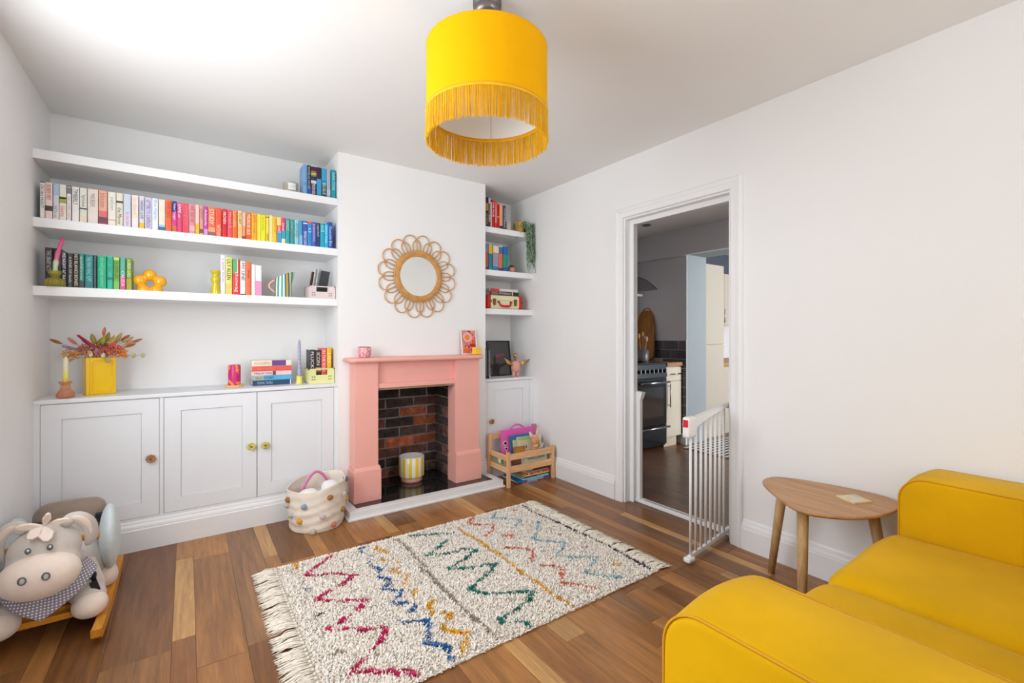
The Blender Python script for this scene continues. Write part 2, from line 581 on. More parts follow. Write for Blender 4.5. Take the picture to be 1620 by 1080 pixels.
def cabinet(name, label, x0, x1, y, zt, doors, post):
    r = thing(name, label, 'cabinet', ((x0 + x1) / 2, y, 0))
    b = MB().box(x0, x1, y + .024, YB - .002, .02, zt)
    part('carcass', b, mat('cabinet_shadow_gap', (150, 150, 152), rough=.7), r)
    f = MB()
    zb = doors[0][2]
    xs = [x0] + [v for d in doors for v in (d[0] - .002, d[1] + .002)] + [x1]
    for i in range(0, len(xs), 2):
        if xs[i + 1] - xs[i] > .006:
            f.box(xs[i], xs[i + 1], y, y + .026, zb - .002, zt - .003)
    f.box(x0, x1, y, y + .026, zt - .003, zt)
    f.box(x0, x1, y, y + .026, .02, zb - .002)
    part('face_frame', f, M_cab, r)
    for d in doors:
        shaker_door(d[0], d[1], d[2], d[3], y + .008, r, d[4], d[5], d[6], d[7], post)
    return r
YC = 3.215
cabinet('alcove_cabinet', 'white single-door shaker cabinet with copper flower knob, left of the alcove', XL, -.117, YC, .822,
        [(-.595, -.127, .175, .817, -.162, .491, 'copper', (176, 122, 84))], .076)
cabinet('alcove_cabinet', 'white double-door shaker cabinet with two yellow-green flower knobs', -.117, CX0, YC, .822,
        [(-.105, .3495, .175, .817, .319, .491, 'yellow', (205, 195, 92)), (.3535, .803, .175, .817, .394, .489, 'yellow', (205, 195, 92))], .076)
solo('worktop', MB().box(XL, CX0, 3.205, YB, .822, .843, .003), M_cab, 'long white worktop over the left alcove cabinets', 'worktop', (.1, 3.38, .822))
cabinet('alcove_cabinet', 'narrow white single-door cabinet right of the pink fireplace, behind the rack', CX1, XR, 3.208, .785,
        [(2.016, 2.452, .165, .780, 2.052, .457, 'copper', (176, 122, 84))], .068)
solo('worktop', MB().box(CX1, XR, 3.198, YB, .785, .805, .003), M_cab, 'short white cabinet top in the right alcove under the black frame', 'worktop', (2.25, 3.38, .785))

# ------------------------------------------------------------------ floating shelves
def shelf(x0, x1, y0, zt, label):
    solo('floating_shelf', MB().box(x0, x1, y0, YB, zt - .047, zt, .002), M_trim, label, 'shelf', ((x0 + x1) / 2, (y0 + YB) / 2, zt - .047), 'floating shelves in the alcoves')
SZ = (2.085, 1.748, 1.41)
shelf(XL, CX0, 3.20, SZ[0], 'top white floating shelf of the left alcove, holding seven blue books')
shelf(XL, CX0, 3.20, SZ[1], 'middle white floating shelf of the left alcove with the long rainbow book row')
shelf(XL, CX0, 3.20, SZ[2], 'lowest white floating shelf of the left alcove with green books and the flower vase')
SR = (2.068, 1.712, 1.39)
shelf(CX1, XR, 3.222, SR[0], 'top short white shelf in the right alcove with the trailing plant')
shelf(CX1, XR, 3.222, SR[1], 'middle short white shelf in the right alcove with the small succulent')
shelf(CX1, XR, 3.222, SR[2], 'lowest short white shelf in the right alcove under the cream suitcase')

# ------------------------------------------------------------------ firebox with its bricks
M_mortar = mat('sooty_mortar', (150, 139, 130), rough=.95, var=.25, vscale=14, bump=.5, bscale=90)
M_brick = mat('brick_face', None, rough=.9, var=.55, vscale=22, bump=.8, bscale=60)
HZ = .05     # hearth level
fb = MB().box(FX0 - .03, FX1 + .03, 3.525, YB, 0, FZ + .2)
fb.box(FX0 - .03, FX0 - .008, CY + .01, 3.53, 0, FZ + .2).box(FX1 + .008, FX1 + .03, CY + .01, 3.53, 0, FZ + .2)
firebox = struct('wall_firebox', fb, M_mortar)
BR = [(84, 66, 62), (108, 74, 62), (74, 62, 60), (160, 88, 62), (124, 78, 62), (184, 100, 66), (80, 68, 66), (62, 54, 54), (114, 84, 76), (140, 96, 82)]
def brick(x0, x1, y0, y1, z0, z1, col):
    m = MB()
    j = lambda s: RND.uniform(-s, s)
    vs = [Vector((x, y, z)) for x in (x0, x1) for y in (y0, y1) for z in (z0, z1)]
    vs = [v + Vector((j(.004), j(.004), j(.004))) for v in vs]
    m.add(vs, [(0, 1, 3, 2), (4, 6, 7, 5), (0, 4, 5, 1), (2, 3, 7, 6), (0, 2, 6, 4), (1, 5, 7, 3)])
    k = RND.uniform(.9, 1.1)
    part('brick', m, M_brick, firebox, color=tuple(c * k for c in col))
ch = .0775
rows = [(0, .5, [9, 9, 6, 8]), (1, 0, [7, 6, 2, 6]), (2, .5, [2, 1, 1, 6]), (3, 0, [4, 5, 3, 9]), (4, .5, [2, 6, 0, 8]), (5, 0, [1, 2, 3, 5]),
        (6, .5, [0, 2, 3, 1]), (7, 0, [7, 2, 1, 1]), (8, .5, [7, 7, 7, 7]), (9, 0, [7, 7, 7, 7]), (10, .5, [7, 7, 7, 7])]  # top rows near black: soot, plus the firebox shade put into the colour
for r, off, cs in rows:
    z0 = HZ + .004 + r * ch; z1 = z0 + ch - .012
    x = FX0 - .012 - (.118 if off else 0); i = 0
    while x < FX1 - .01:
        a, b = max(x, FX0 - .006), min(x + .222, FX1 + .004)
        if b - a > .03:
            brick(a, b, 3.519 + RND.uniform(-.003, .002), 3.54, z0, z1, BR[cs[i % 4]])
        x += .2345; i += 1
    y = 3.515 - (.16 if off else .105); i = 0
    for xx, yy in ((FX1, 1), (FX0, -1)):
        y = 3.512
        ws = [.105, .222, .222] if off else [.222, .105, .222]
        for q, w in enumerate(ws):
            a = max(y - w, CY + .02)
            if y - a > .03:
                c = BR[[6, 8, 0, 1, 2, 9][(r * 2 + q + (0 if yy > 0 else 3)) % 6]] if r < 8 else BR[7]  # side bricks' top rows get the same soot and painted shade
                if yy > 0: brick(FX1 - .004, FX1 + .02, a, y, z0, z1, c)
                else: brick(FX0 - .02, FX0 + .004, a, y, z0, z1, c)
            y -= w + .011

# ------------------------------------------------------------------ hearth
M_hearth = mat('hearth_white_paint', (240, 240, 240), rough=.4, var=.01)
hr = thing('hearth', 'low white-edged hearth with a polished black granite top', 'hearth', (1.41, 3.05, 0))
hx0, hx1, hy = .832, 1.992, 2.935
hm = MB()
for a, b, c, d in ((hx0, hx1, hy, hy + .058), (hx0, hx0 + .058, hy + .058, CY - .026), (hx1 - .058, hx1, hy + .058, CY - .026)):
    hm.box(a, b, c, d, 0.004, HZ + .004, .003)
hm.box(hx0 - .012, hx1 + .012, hy - .012, hy + .02, 0, .012, .002)
hm.box(hx0 - .012, hx0 + .01, hy + .0201, CY - .026, 0, .0119, .002).box(hx1 - .01, hx1 + .012, hy + .0201, CY - .026, 0, .0119, .002)
part('border', hm, M_hearth, hr)
def granite():
    m, nt, b, L = node_mat('black_granite')
    N = nt.nodes
    tc = N.new('ShaderNodeNewGeometry')
    v = N.new('ShaderNodeTexVoronoi'); v.inputs['Scale'].default_value = 260
    n = N.new('ShaderNodeTexNoise'); n.inputs['Scale'].default_value = 90; n.inputs['Detail'].default_value = 6
    L.new(tc.outputs['Position'], v.inputs['Vector']); L.new(tc.outputs['Position'], n.inputs['Vector'])
    r = N.new('ShaderNodeValToRGB')
    r.color_ramp.elements[0].color = lin((24, 24, 27)); r.color_ramp.elements[1].color = lin((92, 92, 96))
    r.color_ramp.elements[0].position = .5; r.color_ramp.elements[1].position = .85
    L.new(n.outputs['Fac'], r.inputs[0]); L.new(r.outputs[0], b.inputs['Base Color'])
    b.inputs['Roughness'].default_value = .07
    b.inputs['Specular IOR Level'].default_value = .7
    return m
M_gran = granite()
g = .0008
part('granite_slab', MB().box(hx0 + .058, hx1 - .058, hy + .058, CY - .028, .01, HZ + .003), M_gran, hr)
part('granite_slab', MB().box(FX0 - .002, FX1 + .002, CY - .027, 3.513, .01, HZ + .003), M_gran, hr)

# ------------------------------------------------------------------ pink surround
M_pink = mat('salmon_paint', (246, 178, 165), rough=.45, var=.02, vscale=5)
fs = thing('fireplace_surround', 'salmon pink painted wooden fireplace surround with mantel shelf', 'fireplace', (1.385, 3.12, HZ))
wall_y = CY - .001
# mantel shelf: rounded nose on three sides
m = MB()
x0, x1, yf, zt, zb = .858, 1.885, 3.022, 1.016, .986
vs = []; fs_ = []
prof = [(0, 0), (.008, .002), (.013, .008), (.0145, .015), (.013, .022), (.008, .028), (0, .03)]
rings = []
cr = .03
path = [(x0 + .015, wall_y)] + [(x0 + .015 + cr - cr * cos(a), yf + .015 + cr - cr * sin(a)) for a in [pi / 2 * i / 5 for i in range(6)]] + \
       [(x1 - .015 - cr + cr * sin(a), yf + .015 + cr - cr * cos(a)) for a in [pi / 2 * i / 5 for i in range(6)]] + [(x1 - .015, wall_y)]
cx, cy = (x0 + x1) / 2, wall_y
nP = len(path)
for i, (px, py) in enumerate(path):
    a = path[max(i - 1, 0)]; b = path[min(i + 1, nP - 1)]
    t = Vector((b[0] - a[0], b[1] - a[1], 0)).normalized(); nrm = Vector((t.y, -t.x, 0)) * 1
    if (Vector((px, py, 0)) + nrm * .01 - Vector((cx, cy, 0))).length < (Vector((px, py, 0)) - Vector((cx, cy, 0))).length: nrm = -nrm
    for d, z in prof:
        vs.append((px + nrm.x * d, py + nrm.y * d if 0 < i < nP - 1 else py, zb + z))
k = len(prof)
for i in range(nP - 1):
    for q in range(k - 1):
        fs_.append((i * k + q, (i + 1) * k + q, (i + 1) * k + q + 1, i * k + q + 1))
fs_.append(tuple(i * k for i in range(nP))); fs_.append(tuple(i * k + k - 1 for i in range(nP))[::-1])
m.add(vs, fs_)
part('mantel_shelf', m, M_pink, fs)
LY = 3.078
for lx0, lx1, side in ((.905, 1.062, 'l'), (1.652, 1.860, 'r')):
    part('pilaster', MB().box(lx0, lx1, LY, wall_y, .28, zb + .002, .002), M_pink, fs)
    a, b = (.893, 1.078) if side == 'l' else (1.650, 1.872)
    pm = MB().box(a, b, LY - .016, wall_y, HZ + .004, .262, .002)
    q = [(LY - .016, .262), (LY - .010, .276), (LY, .284), (wall_y, .284), (wall_y, .262)]
    pm.prism(q, 'X', a + .006, b - .006)
    part('plinth_block', pm, M_pink, fs)
# bevelled return on the inner side of the right pilaster and outer side of the left one
part('frieze', MB().box(1.062, 1.652, 3.112, wall_y, .832, zb + .002, .001), M_pink, fs)
part('lower_rail', MB().box(1.062, 1.652, 3.088, wall_y, .803, .838, .004), M_pink, fs)
part('lintel', MB().box(1.058, 1.656, 3.096, CY + .12, .789, .804, .002), mat('raw_lintel_edge', (150, 126, 98), rough=.9, var=.2, vscale=20), fs, label='raw brown lintel edge')
# ------------------------------------------------------------------ books
M_cover = mat('book_cover', None, rough=.42, var=.05, vscale=25)
M_band = mat('book_print', None, rough=.42, var=.03, vscale=30)
M_pages = mat('book_pages', (232, 222, 200), rough=.9, var=.06, vscale=3, stretch=(300, 1, 1))
M_ink = mat('print_ink', None, rough=.5, var=0)
def book_parts(root, w, h, d, rgb, text, ink, bands, local=True, tf=(.1, .9), tw=.62):
    """Book standing with its spine on the local -Y side; local origin at the spine's base centre."""
    t = .0022
    m = MB()
    x = w / 2
    m.box(-x, -x + t, .0033, d, 0, h).box(x - t, x, .0033, d, 0, h)
    m.prism([(-x, t + .001), (-x, .001), (-x * .55, -.0012), (x * .55, -.0012), (x, .001), (x, t + .001)], 'Z', 0, h)
    part('cover', m, M_cover, root, color=rgb, local=True)
    part('pages', MB().box(-x + t, x - t, t, d - .003, .002, h - .003), M_pages, root, local=True)
    for (a, b, c) in bands:
        part('spine_band', MB().box(-x * .985, x * .985, -.0017, .0006, a * h, b * h), M_band, root, color=c, local=True)
    if text:
        a, b = tf
        M = frame_M((0, -.0022, h * (1 - (a + b) / 2)), (0, 0, -1), (1, 0, 0))
        part('title', text_mb(text, h * (b - a), w * tw, M), M_ink, root, color=ink, local=True)

def book(x0, x1, ysp, z0, h, rgb, text, ink, label, group, bands=(), depth=.125, tf=(.1, .9), tw=.62, lean=0.0, rotz=0.0):
    w = x1 - x0 - .0008
    r = thing('book', label, 'book', ((x0 + x1) / 2, ysp, z0 + .0004), group=group, rot=(0, lean, rotz))
    book_parts(r, w, h, depth, rgb, text, ink, bands, tf=tf, tw=tw)
    return r

G2 = 'rainbow row of books on the middle shelf'
X2 = [(-.597,-.580,.180),(-.579,-.552,.181),(-.550,-.529,.182),(-.528,-.502,.181),(-.500,-.484,.180),(-.481,-.454,.177),(-.452,-.424,.177),(-.421,-.381,.178),(-.379,-.345,.178),(-.342,-.310,.176),(-.308,-.281,.177),(-.279,-.248,.177),(-.245,-.216,.177),(-.213,-.191,.177),(-.189,-.159,.174),(-.158,-.131,.174),(-.129,-.100,.173),(-.099,-.071,.174),(-.070,-.047,.172),(-.046,-.023,.169),(-.021,.007,.169),(.010,.037,.171),(.039,.058,.171),(.059,.078,.169),(.079,.099,.168),(.100,.135,.167),(.136,.167,.168),(.170,.195,.167),(.197,.221,.168),(.222,.247,.165),(.249,.272,.169),(.273,.291,.162),(.293,.321,.164),(.322,.351,.165),(.352,.372,.165),(.373,.398,.163),(.400,.417,.163),(.418,.436,.168),(.436,.461,.162),(.462,.487,.162),(.488,.510,.162),(.512,.536,.162),(.539,.562,.159),(.564,.589,.159),(.590,.611,.160),(.614,.641,.160),(.642,.668,.159),(.669,.692,.160),(.693,.718,.159),(.720,.747,.159),(.748,.771,.159),(.772,.799,.175)]
W = (245, 243, 240); K = (40, 38, 40)
# colour, spine words, ink, label, bands, span of the words along the spine
D2 = [
 ((238,234,230),'CECAH MOUT',(60,52,56),'leftmost white book of the rainbow row, black capitals down the spine',[(0,.02,(80,50,56)),(.98,1,(80,50,56))],(.06,.72)),
 ((240,214,206),'BOBBY MEY',(176,62,72),'pale pink book with red capitals and a black figure, second from the left wall',[(.22,.36,(70,56,56))],(.06,.48)),
 ((208,214,224),'and the sea',(130,136,150),'book fading from sky blue down to cream, third in the rainbow row',[(.68,1,(168,192,222)),(0,.25,(228,220,214))],(.62,.95)),
 ((232,226,212),'lilette',(222,104,120),'cream book with an olive leaf picture and pink lettering low down',[(.48,.66,(166,172,72)),(.60,.64,(216,222,150))],(.6,.9)),
 ((240,236,232),'the sudden years',(200,120,124),'thin white book with a black block at its top',[(.97,1,(44,42,46)),(.77,.95,(120,118,126))],(.3,.95)),
 ((240,234,234),'TIMBERLY',(58,54,66),'white book with heavy dark lettering over faint pink words',[],(.06,.52)),
 ((226,228,214),'lynne',(70,76,74),'pale sage book with flowing dark handwriting on the spine',[(.38,.42,(60,60,60)),(0,.2,(236,216,194))],(.15,.6)),
 ((236,222,212),'MAKE BELIEVE',(128,124,128),'thick shell pink book with small grey lettering near the top',[],(.14,.52)),
 ((234,176,152),'bloom',(204,110,104),'peach book darkening to a wine red scene at its foot',[(0,.06,(170,56,90)),(.06,.22,(110,64,84)),(.22,.40,(226,112,112))],(.08,.5)),
 ((240,234,222),'pelican',(150,164,172),'cream book with light grey-blue script and coral words below',[(.14,.18,(240,170,150))],(.15,.55)),
 ((232,226,206),'the Mirror',(40,40,38),'cream book with a small dark bird and bold black title',[(.70,.76,(70,70,60))],(.44,.95)),
 ((206,214,232),'by the lake',(172,140,190),'powder blue book turning lilac towards the foot',[(0,.42,(222,208,226))],(.55,.95)),
 ((242,230,224),'sun showers',(232,186,170),'off-white book dotted with faint peach shapes',[(.3,.45,(240,222,204))],(.1,.6)),
 ((220,218,234),'MARIAN LUME',(60,58,78),'pale lavender book with a bright yellow block at the foot',[(0,.18,(240,190,40))],(.14,.7)),
 ((216,210,234),'LETTERS TO CAMERON',(86,70,150),'lavender book with deep violet capitals',[],(.08,.94)),
 ((234,238,244),'Blue Nights',(140,178,214),'white book with pale blue lettering, before the teal-footed cream book',[],(.06,.66)),
 ((240,228,212),'','','cream book with a teal wave across the foot, just left of the orange one',[(0,.12,(52,112,142)),(.12,.19,(150,204,214))],(.1,.9)),
 ((238,108,62),'THIRTEEN',(170,70,40),'first orange book of the row, right of the cream one with the teal foot',[],(.04,.55)),
 ((216,66,140),'Nobel Tonight',(250,240,250),'magenta book with a navy top block and ochre foot',[(.64,1,(40,42,130)),(0,.2,(196,110,60))],(.07,.6)),
 ((228,70,122),'GAME on',(255,240,245),'hot pink book with white capitals at the top',[],(.04,.5)),
 ((232,72,96),'evergreen',(240,120,130),'strawberry red-pink book with tone on tone lettering',[(0,1,(232,72,96))],(.08,.75)),
 ((232,142,152),'WE SHE HIS',(130,76,92),'dusty pink book with plum capitals, fourth right of the navy-topped magenta one',[(.10,.26,(240,180,186))],(.06,.62)),
 ((246,200,190),'',(0,0,0),'narrow blush book with a yellow lower third',[(0,.36,(240,186,24))],(.1,.5)),
 ((222,152,142),'SLOW CITY',(130,84,80),'narrow old rose book with dark letters at both ends',[(.06,.2,(120,84,80))],(.12,.48)),
 ((196,72,158),'Adelaide',(246,226,244),'narrow purple-magenta book with white script',[(.02,.22,(208,150,206))],(.06,.72)),
 ((236,112,70),'STUDY',(255,240,226),'orange book patterned with white, lettered in tall white capitals',[(0,.14,(150,96,90)),(.14,.3,(240,160,120))],(.06,.6)),
 ((238,88,58),'WITHIN',(255,214,186),'vermilion book with pale lettering at the foot of its spine',[(0,.04,(200,60,40))],(.58,.98)),
 ((216,36,52),'PROVEN',(255,236,236),'deep red book with bold white capitals',[],(.1,.52)),
 ((232,84,92),'Margot Z',(246,190,186),'coral red book with pale handwritten title',[],(.05,.7)),
 ((240,106,32),'Loveable',(255,214,170),'bright orange book with cream lettering in its upper half',[],(.04,.6)),
 ((250,206,140),'TO ART',(54,46,40),'pale apricot book with slanted black capitals on top',[(0,.5,(250,190,130))],(.07,.48)),
 ((236,150,112),'',(0,0,0),'narrow peach book with a brown foot',[(0,.12,(140,76,50)),(.5,1,(226,186,164))],(.1,.5)),
 ((226,112,28),'MELROSE ISLE',(255,240,214),'dark orange book with white lettering all down its spine',[(0,.16,(232,90,30))],(.06,.8)),
 ((248,170,40),'girls + co',(190,120,20),'amber book with brown script, right of the dark orange book',[],(.06,.72)),
 ((240,220,66),'',(0,0,0),'narrow pale lemon book right of the amber book',[(0,1,(238,222,70))],(.1,.5)),
 ((250,226,26),'lime soda',(150,190,30),'vivid yellow book with lime green lettering',[(.2,.95,(238,226,30))],(.08,.6)),
 ((244,220,74),'ours',(110,96,40),'narrow yellow book with a fine black line near the top',[(.92,.95,(70,66,40))],(.7,.95)),
 ((246,226,140),'',(0,0,0),'narrow pale straw book among the yellow ones',[(.2,.95,(232,226,170))],(.1,.5)),
 ((250,196,40),'LEMON JAM',(226,140,30),'golden yellow book with orange capitals, last of the yellows',[],(.06,.6)),
 ((250,214,130),'HAT',(255,236,240),'book with cream top, red middle and blue lower half',[(0,.46,(76,150,204)),(.46,.68,(226,66,72))],(.36,.62)),
 ((228,66,128),'Simms',(255,240,245),'book with magenta top, teal middle and cream foot',[(0,.18,(240,226,180)),(.18,.5,(60,166,180))],(.2,.5)),
 ((44,164,172),'DAISY',(220,216,80),'teal book with yellow-green capitals',[],(.1,.5)),
 ((70,150,152),'river',(160,206,200),'grey-teal book with a small brown emblem at mid spine',[(.42,.47,(140,120,100))],(.1,.4)),
 ((140,206,212),'ATTUNED',(70,110,130),'pale aqua book with dark condensed capitals',[],(.12,.7)),
 ((70,152,206),'',(0,0,0),'sky blue book between the pale aqua and the deep blue ones',[(0,.4,(132,184,220))],(.1,.5)),
 ((64,92,176),'PENGELLY DAYS',(240,244,255),'deep blue book with white lettering in its lower half',[(.88,.93,(230,234,250))],(.42,.96)),
 ((40,140,206),'13',(210,236,250),'azure book with a red top band',[(.91,1,(220,92,72))],(.28,.44)),
 ((84,92,186),'EVENSONG',(206,200,240),'indigo book with pale violet lettering',[],(.08,.8)),
 ((34,50,92),'nightfall',(206,212,216),'navy book with silvery handwriting',[(0,.4,(30,62,120))],(.06,.55)),
 ((20,170,196),'ALICE',(190,238,240),'turquoise book with pale capitals, right of the navy one',[(.66,.68,(170,230,236))],(.06,.34)),
 ((40,178,224),'summer house',(214,244,250),'cyan book next to the last royal blue one',[],(.06,.8)),
 ((28,84,180),'Oceanside Blue',(200,222,250),'tallest royal blue book at the right end of the rainbow row',[],(.16,.92)),
]
for (x0, x1, h), (rgb, tx, ink, lab, bands, tf) in zip(X2, D2):
    book(x0, x1, 3.216 + RND.uniform(0, .004), SZ[1], h, rgb, tx, ink or K, lab, G2, bands, depth=RND.uniform(.118, .13), tf=tf)

G3 = 'dark and green books on the lowest left shelf'
X3 = [(-.580,-.553,.195),(-.550,-.522,.195),(-.520,-.501,.179),(-.500,-.478,.175),(-.477,-.455,.175),(-.454,-.435,.176),(-.433,-.401,.175),(-.399,-.388,.175),(-.384,-.349,.173),(-.346,-.322,.174),(-.320,-.296,.173),(-.293,-.271,.172),(-.268,-.245,.171)]
D3 = [
 ((62,50,52),'THE LIBRARY ACTS',(196,190,186),'tall charcoal book with silver capitals, leftmost behind the green candlestick',[],(.08,.6)),
 ((66,42,50),'',(0,0,0),'tall plum black book hidden partly behind the pink candle',[],(.1,.5)),
 ((46,42,54),'MIDNIGHT AT DAWN',(236,232,240),'near-black book with tall white and violet lettering',[(.6,.98,(56,52,66))],(.03,.95)),
 ((58,62,62),'A KIND OF family',(206,200,180),'dark grey-green book with fine pale lettering',[],(.1,.86)),
 ((52,46,48),'NO BLANKS BONES',(226,204,180),'black book with red and cream capitals side by side',[],(.03,.94)),
 ((48,140,122),'second hill to cross',(196,226,214),'sea green book with a dark foot, right of the black one',[(0,.2,(70,58,72))],(.08,.76)),
 ((30,132,136),'THE MAN WHO KEPT',(150,214,210),'broad teal book with small pale capitals',[(.02,.1,(36,120,128))],(.06,.8)),
 ((84,96,94),'',(0,0,0),'slim slate grey book between teal and emerald',[],(.1,.5)),
 ((36,176,130),'the wild green summer',(130,220,180),'broad emerald book with tone on tone lettering',[],(.06,.95)),
 ((40,190,156),'OUR TABLE',(30,140,120),'turquoise-green book with a small round emblem',[(.28,.36,(30,120,110))],(.06,.5)),
 ((118,176,72),'THE GARDEN GATE',(50,84,36),'leaf green book with a lime top and dark lettering',[(.9,.98,(190,220,120)),(0,.25,(130,190,90))],(.12,.66)),
 ((96,178,160),'CALIDA',(252,236,244),'book with a pale teal top and pink lower part',[(0,.4,(222,84,150))],(.42,.9)),
 ((118,160,24),'A GREEN GUIDE',(240,244,200),'olive lime book at the right end, its patterned cover showing',[(0,.35,(170,166,40))],(.04,.6)),
]
for (x0, x1, h), (rgb, tx, ink, lab, bands, tf) in zip(X3, D3):
    book(x0, x1, 3.222 + RND.uniform(0, .004), SZ[2], h, rgb, tx, ink or K, lab, G3, bands, tf=tf)

G4 = 'tall pale and red books on the lowest left shelf'
X4 = [(.163,.188,.237),(.189,.222,.225),(.225,.264,.220),(.265,.293,.209),(.295,.323,.207),(.325,.346,.194),(.347,.380,.191)]
D4 = [
 ((238,232,234),'a quiet house',(170,150,190),'tallest off-white book right of the yellow candle holder',[],(.08,.7)),
 ((226,226,120),'LILY ALLEN',(30,30,30),'lime yellow book with big black capitals',[(0,.3,(238,206,110))],(.06,.6)),
 ((220,52,48),'chinwag',(255,230,226),'red book with a green upper left block and white script',[(.58,1,(96,176,120))],(.36,.92)),
 ((242,230,228),'MY UNE',(50,46,52),'white book with spaced black letters, between red and orange',[(0,.04,(60,56,60))],(.05,.56)),
 ((236,112,62),'days',(150,60,30),'orange book with a small dark title at mid spine',[],(.22,.5)),
 ((240,236,232),'',(150,160,170),'slim white book just right of the orange one on the lowest shelf',[],(.1,.9)),
 ((236,238,244),'',(0,0,0),'white book with a pink lower half beside the striped jug',[(0,.49,(238,150,196))],(.1,.9)),
]
for (x0, x1, h), (rgb, tx, ink, lab, bands, tf) in zip(X4, D4):
    if 'green upper' in lab:
        r = book(x0, x1, 3.25, SZ[2], h, rgb, tx, ink, lab, G4, [], tf=tf, depth=.15)
        part('spine_band', MB().box(-.0188, .006, -.0019, .0006, .6 * h, h), M_band, r, color=(96, 176, 120), local=True)
        part('spine_band', MB().box(.004, .008, -.002, .0006, .6 * h, h), M_band, r, color=(226, 240, 226), local=True)
    else:
        book(x0, x1, 3.25, SZ[2], h, rgb, tx, ink or K, lab, G4, bands, tf=tf, depth=.15)

G1 = 'blue books on the top left shelf'
X1 = [(.618,.641,.195),(.6415,.663,.195),(.664,.698,.191),(.699,.729,.193),(.731,.762,.193),(.763,.787,.193),(.792,.821,.195)]
D1 = [
 ((122,166,214),'',(0,0,0),'ice blue book with a marbled side, left of the blue group on top',[(.3,.4,(96,150,206))],(.1,.5)),
 ((32,52,116),'NOVELLA HOUSE',(196,206,110),'navy book with lime lettering on the top shelf',[(0,.3,(40,84,170))],(.06,.8)),
 ((60,46,76),'MOON RISE',(236,232,240),'dark violet book with a rainbow at its top and a white moon',[(.80,.84,(214,110,60)),(.72,.78,(220,190,70)),(.66,.72,(80,150,110)),(.42,.52,(220,214,226))],(.6,.95)),
 ((56,34,60),'',(0,0,0),'book shading from plum to bright cyan on the top shelf',[(0,.6,(60,160,206)),(0,.06,(30,50,70))],(.1,.5)),
 ((60,166,206),'IDLE BLUE',(230,240,200),'cyan book with a dark navy foot and yellow-white lettering',[(0,.42,(26,64,92)),(.42,.58,(30,140,180))],(.5,.9)),
 ((168,178,196),'',(0,0,0),'grey lavender book between cyan and teal ones on top',[(.1,.3,(190,196,214))],(.1,.5)),
 ((20,152,170),'ANNA STONE',(180,232,236),'teal book at the right end of the top shelf',[],(.08,.7)),
]
for (x0, x1, h), (rgb, tx, ink, lab, bands, tf) in zip(X1, D1):
    book(x0, x1, 3.228, SZ[0], h, rgb, tx, ink or K, lab, G1, bands, tf=tf)

GA = 'books on the top right alcove shelf'
XA = [(2.026,2.052,.250),(2.054,2.076,.245),(2.077,2.088,.216),(2.090,2.117,.236),(2.119,2.140,.228),(2.142,2.166,.210),(2.168,2.199,.209),(2.203,2.230,.207)]
DA = [
 ((38,36,38),'LA PASTA',(220,160,70),'black book with an ochre pattern, leftmost in the right alcove',[(.55,.8,(190,130,50))],(.55,.92)),
 ((120,104,92),'bites',(236,230,230),'brown patterned book with a lilac top on the right alcove shelf',[(.82,1,(206,190,214)),(0,.2,(60,56,60))],(.5,.9)),
 ((240,224,220),'',(0,0,0),'very thin white book beside the red ones',[],(.1,.5)),
 ((196,24,28),'THE MOB',(255,230,228),'red book with tall white lettering, left of two plain reds',[],(.06,.6)),
 ((206,52,50),'red kitchen',(250,206,200),'red book with a pale pink stripe down its spine',[(.2,.95,(226,110,110))],(.1,.9)),
 ((190,8,14),'',(0,0,0),'plain scarlet book with one white fleck, right alcove top',[(.47,.49,(250,236,230))],(.1,.5)),
 ((238,172,120),'',(0,0,0),'apricot book with a dark green foot in the right alcove',[(0,.14,(44,60,48)),(.46,.47,(120,80,60))],(.1,.5)),
 ((40,62,96),'NORTHERN',(200,210,220),'navy book with white specks, rightmost by the white candle jar',[],(.1,.9)),
]
for (x0, x1, h), (rgb, tx, ink, lab, bands, tf) in zip(XA, DA):
    book(x0, x1, 3.25, SR[0], h, rgb, tx, ink or K, lab, GA, bands, tf=tf, depth=.16)
GB = 'colour block books on the middle right alcove shelf'
XB = [(2.004,2.026,.221),(2.028,2.053,.218),(2.057,2.096,.219),(2.101,2.158,.222),(2.160,2.198,.218),(2.203,2.256,.212)]
DB = [
 ((96,130,60),'',(0,0,0),'green and blue book half hidden behind the chimney breast edge',[(.7,1,(90,110,170))],(.1,.5)),
 ((196,86,50),'',(0,0,0),'rust orange book with a lilac-blue top block',[(.66,1,(120,130,180)),(0,.12,(96,50,60))],(.1,.5)),
 ((34,128,152),'',(0,0,0),'teal book with a yellow top block',[(.64,.9,(226,180,40)),(.9,1,(200,190,110)),(0,.12,(30,150,190))],(.1,.5)),
 ((158,150,164),'',(0,0,0),'wide mauve book with a cream top and blue foot',[(.68,.94,(236,214,196)),(0,.16,(44,132,182))],(.1,.5)),
 ((226,104,76),'',(0,0,0),'coral book with a grey-blue top block',[(.68,.94,(70,110,150)),(.94,1,(170,206,200)),(0,.12,(60,60,90))],(.1,.5)),
 ((24,146,124),'',(0,0,0),'jade book with royal blue top and foot, rightmost by the succulent',[(.68,1,(32,100,180)),(0,.17,(30,90,170))],(.1,.5)),
]
for (x0, x1, h), (rgb, tx, ink, lab, bands, tf) in zip(XB, DB):
    book(x0, x1, 3.25, SR[1], h, rgb, tx, ink or K, lab, GB, bands, tf=tf, depth=.17)

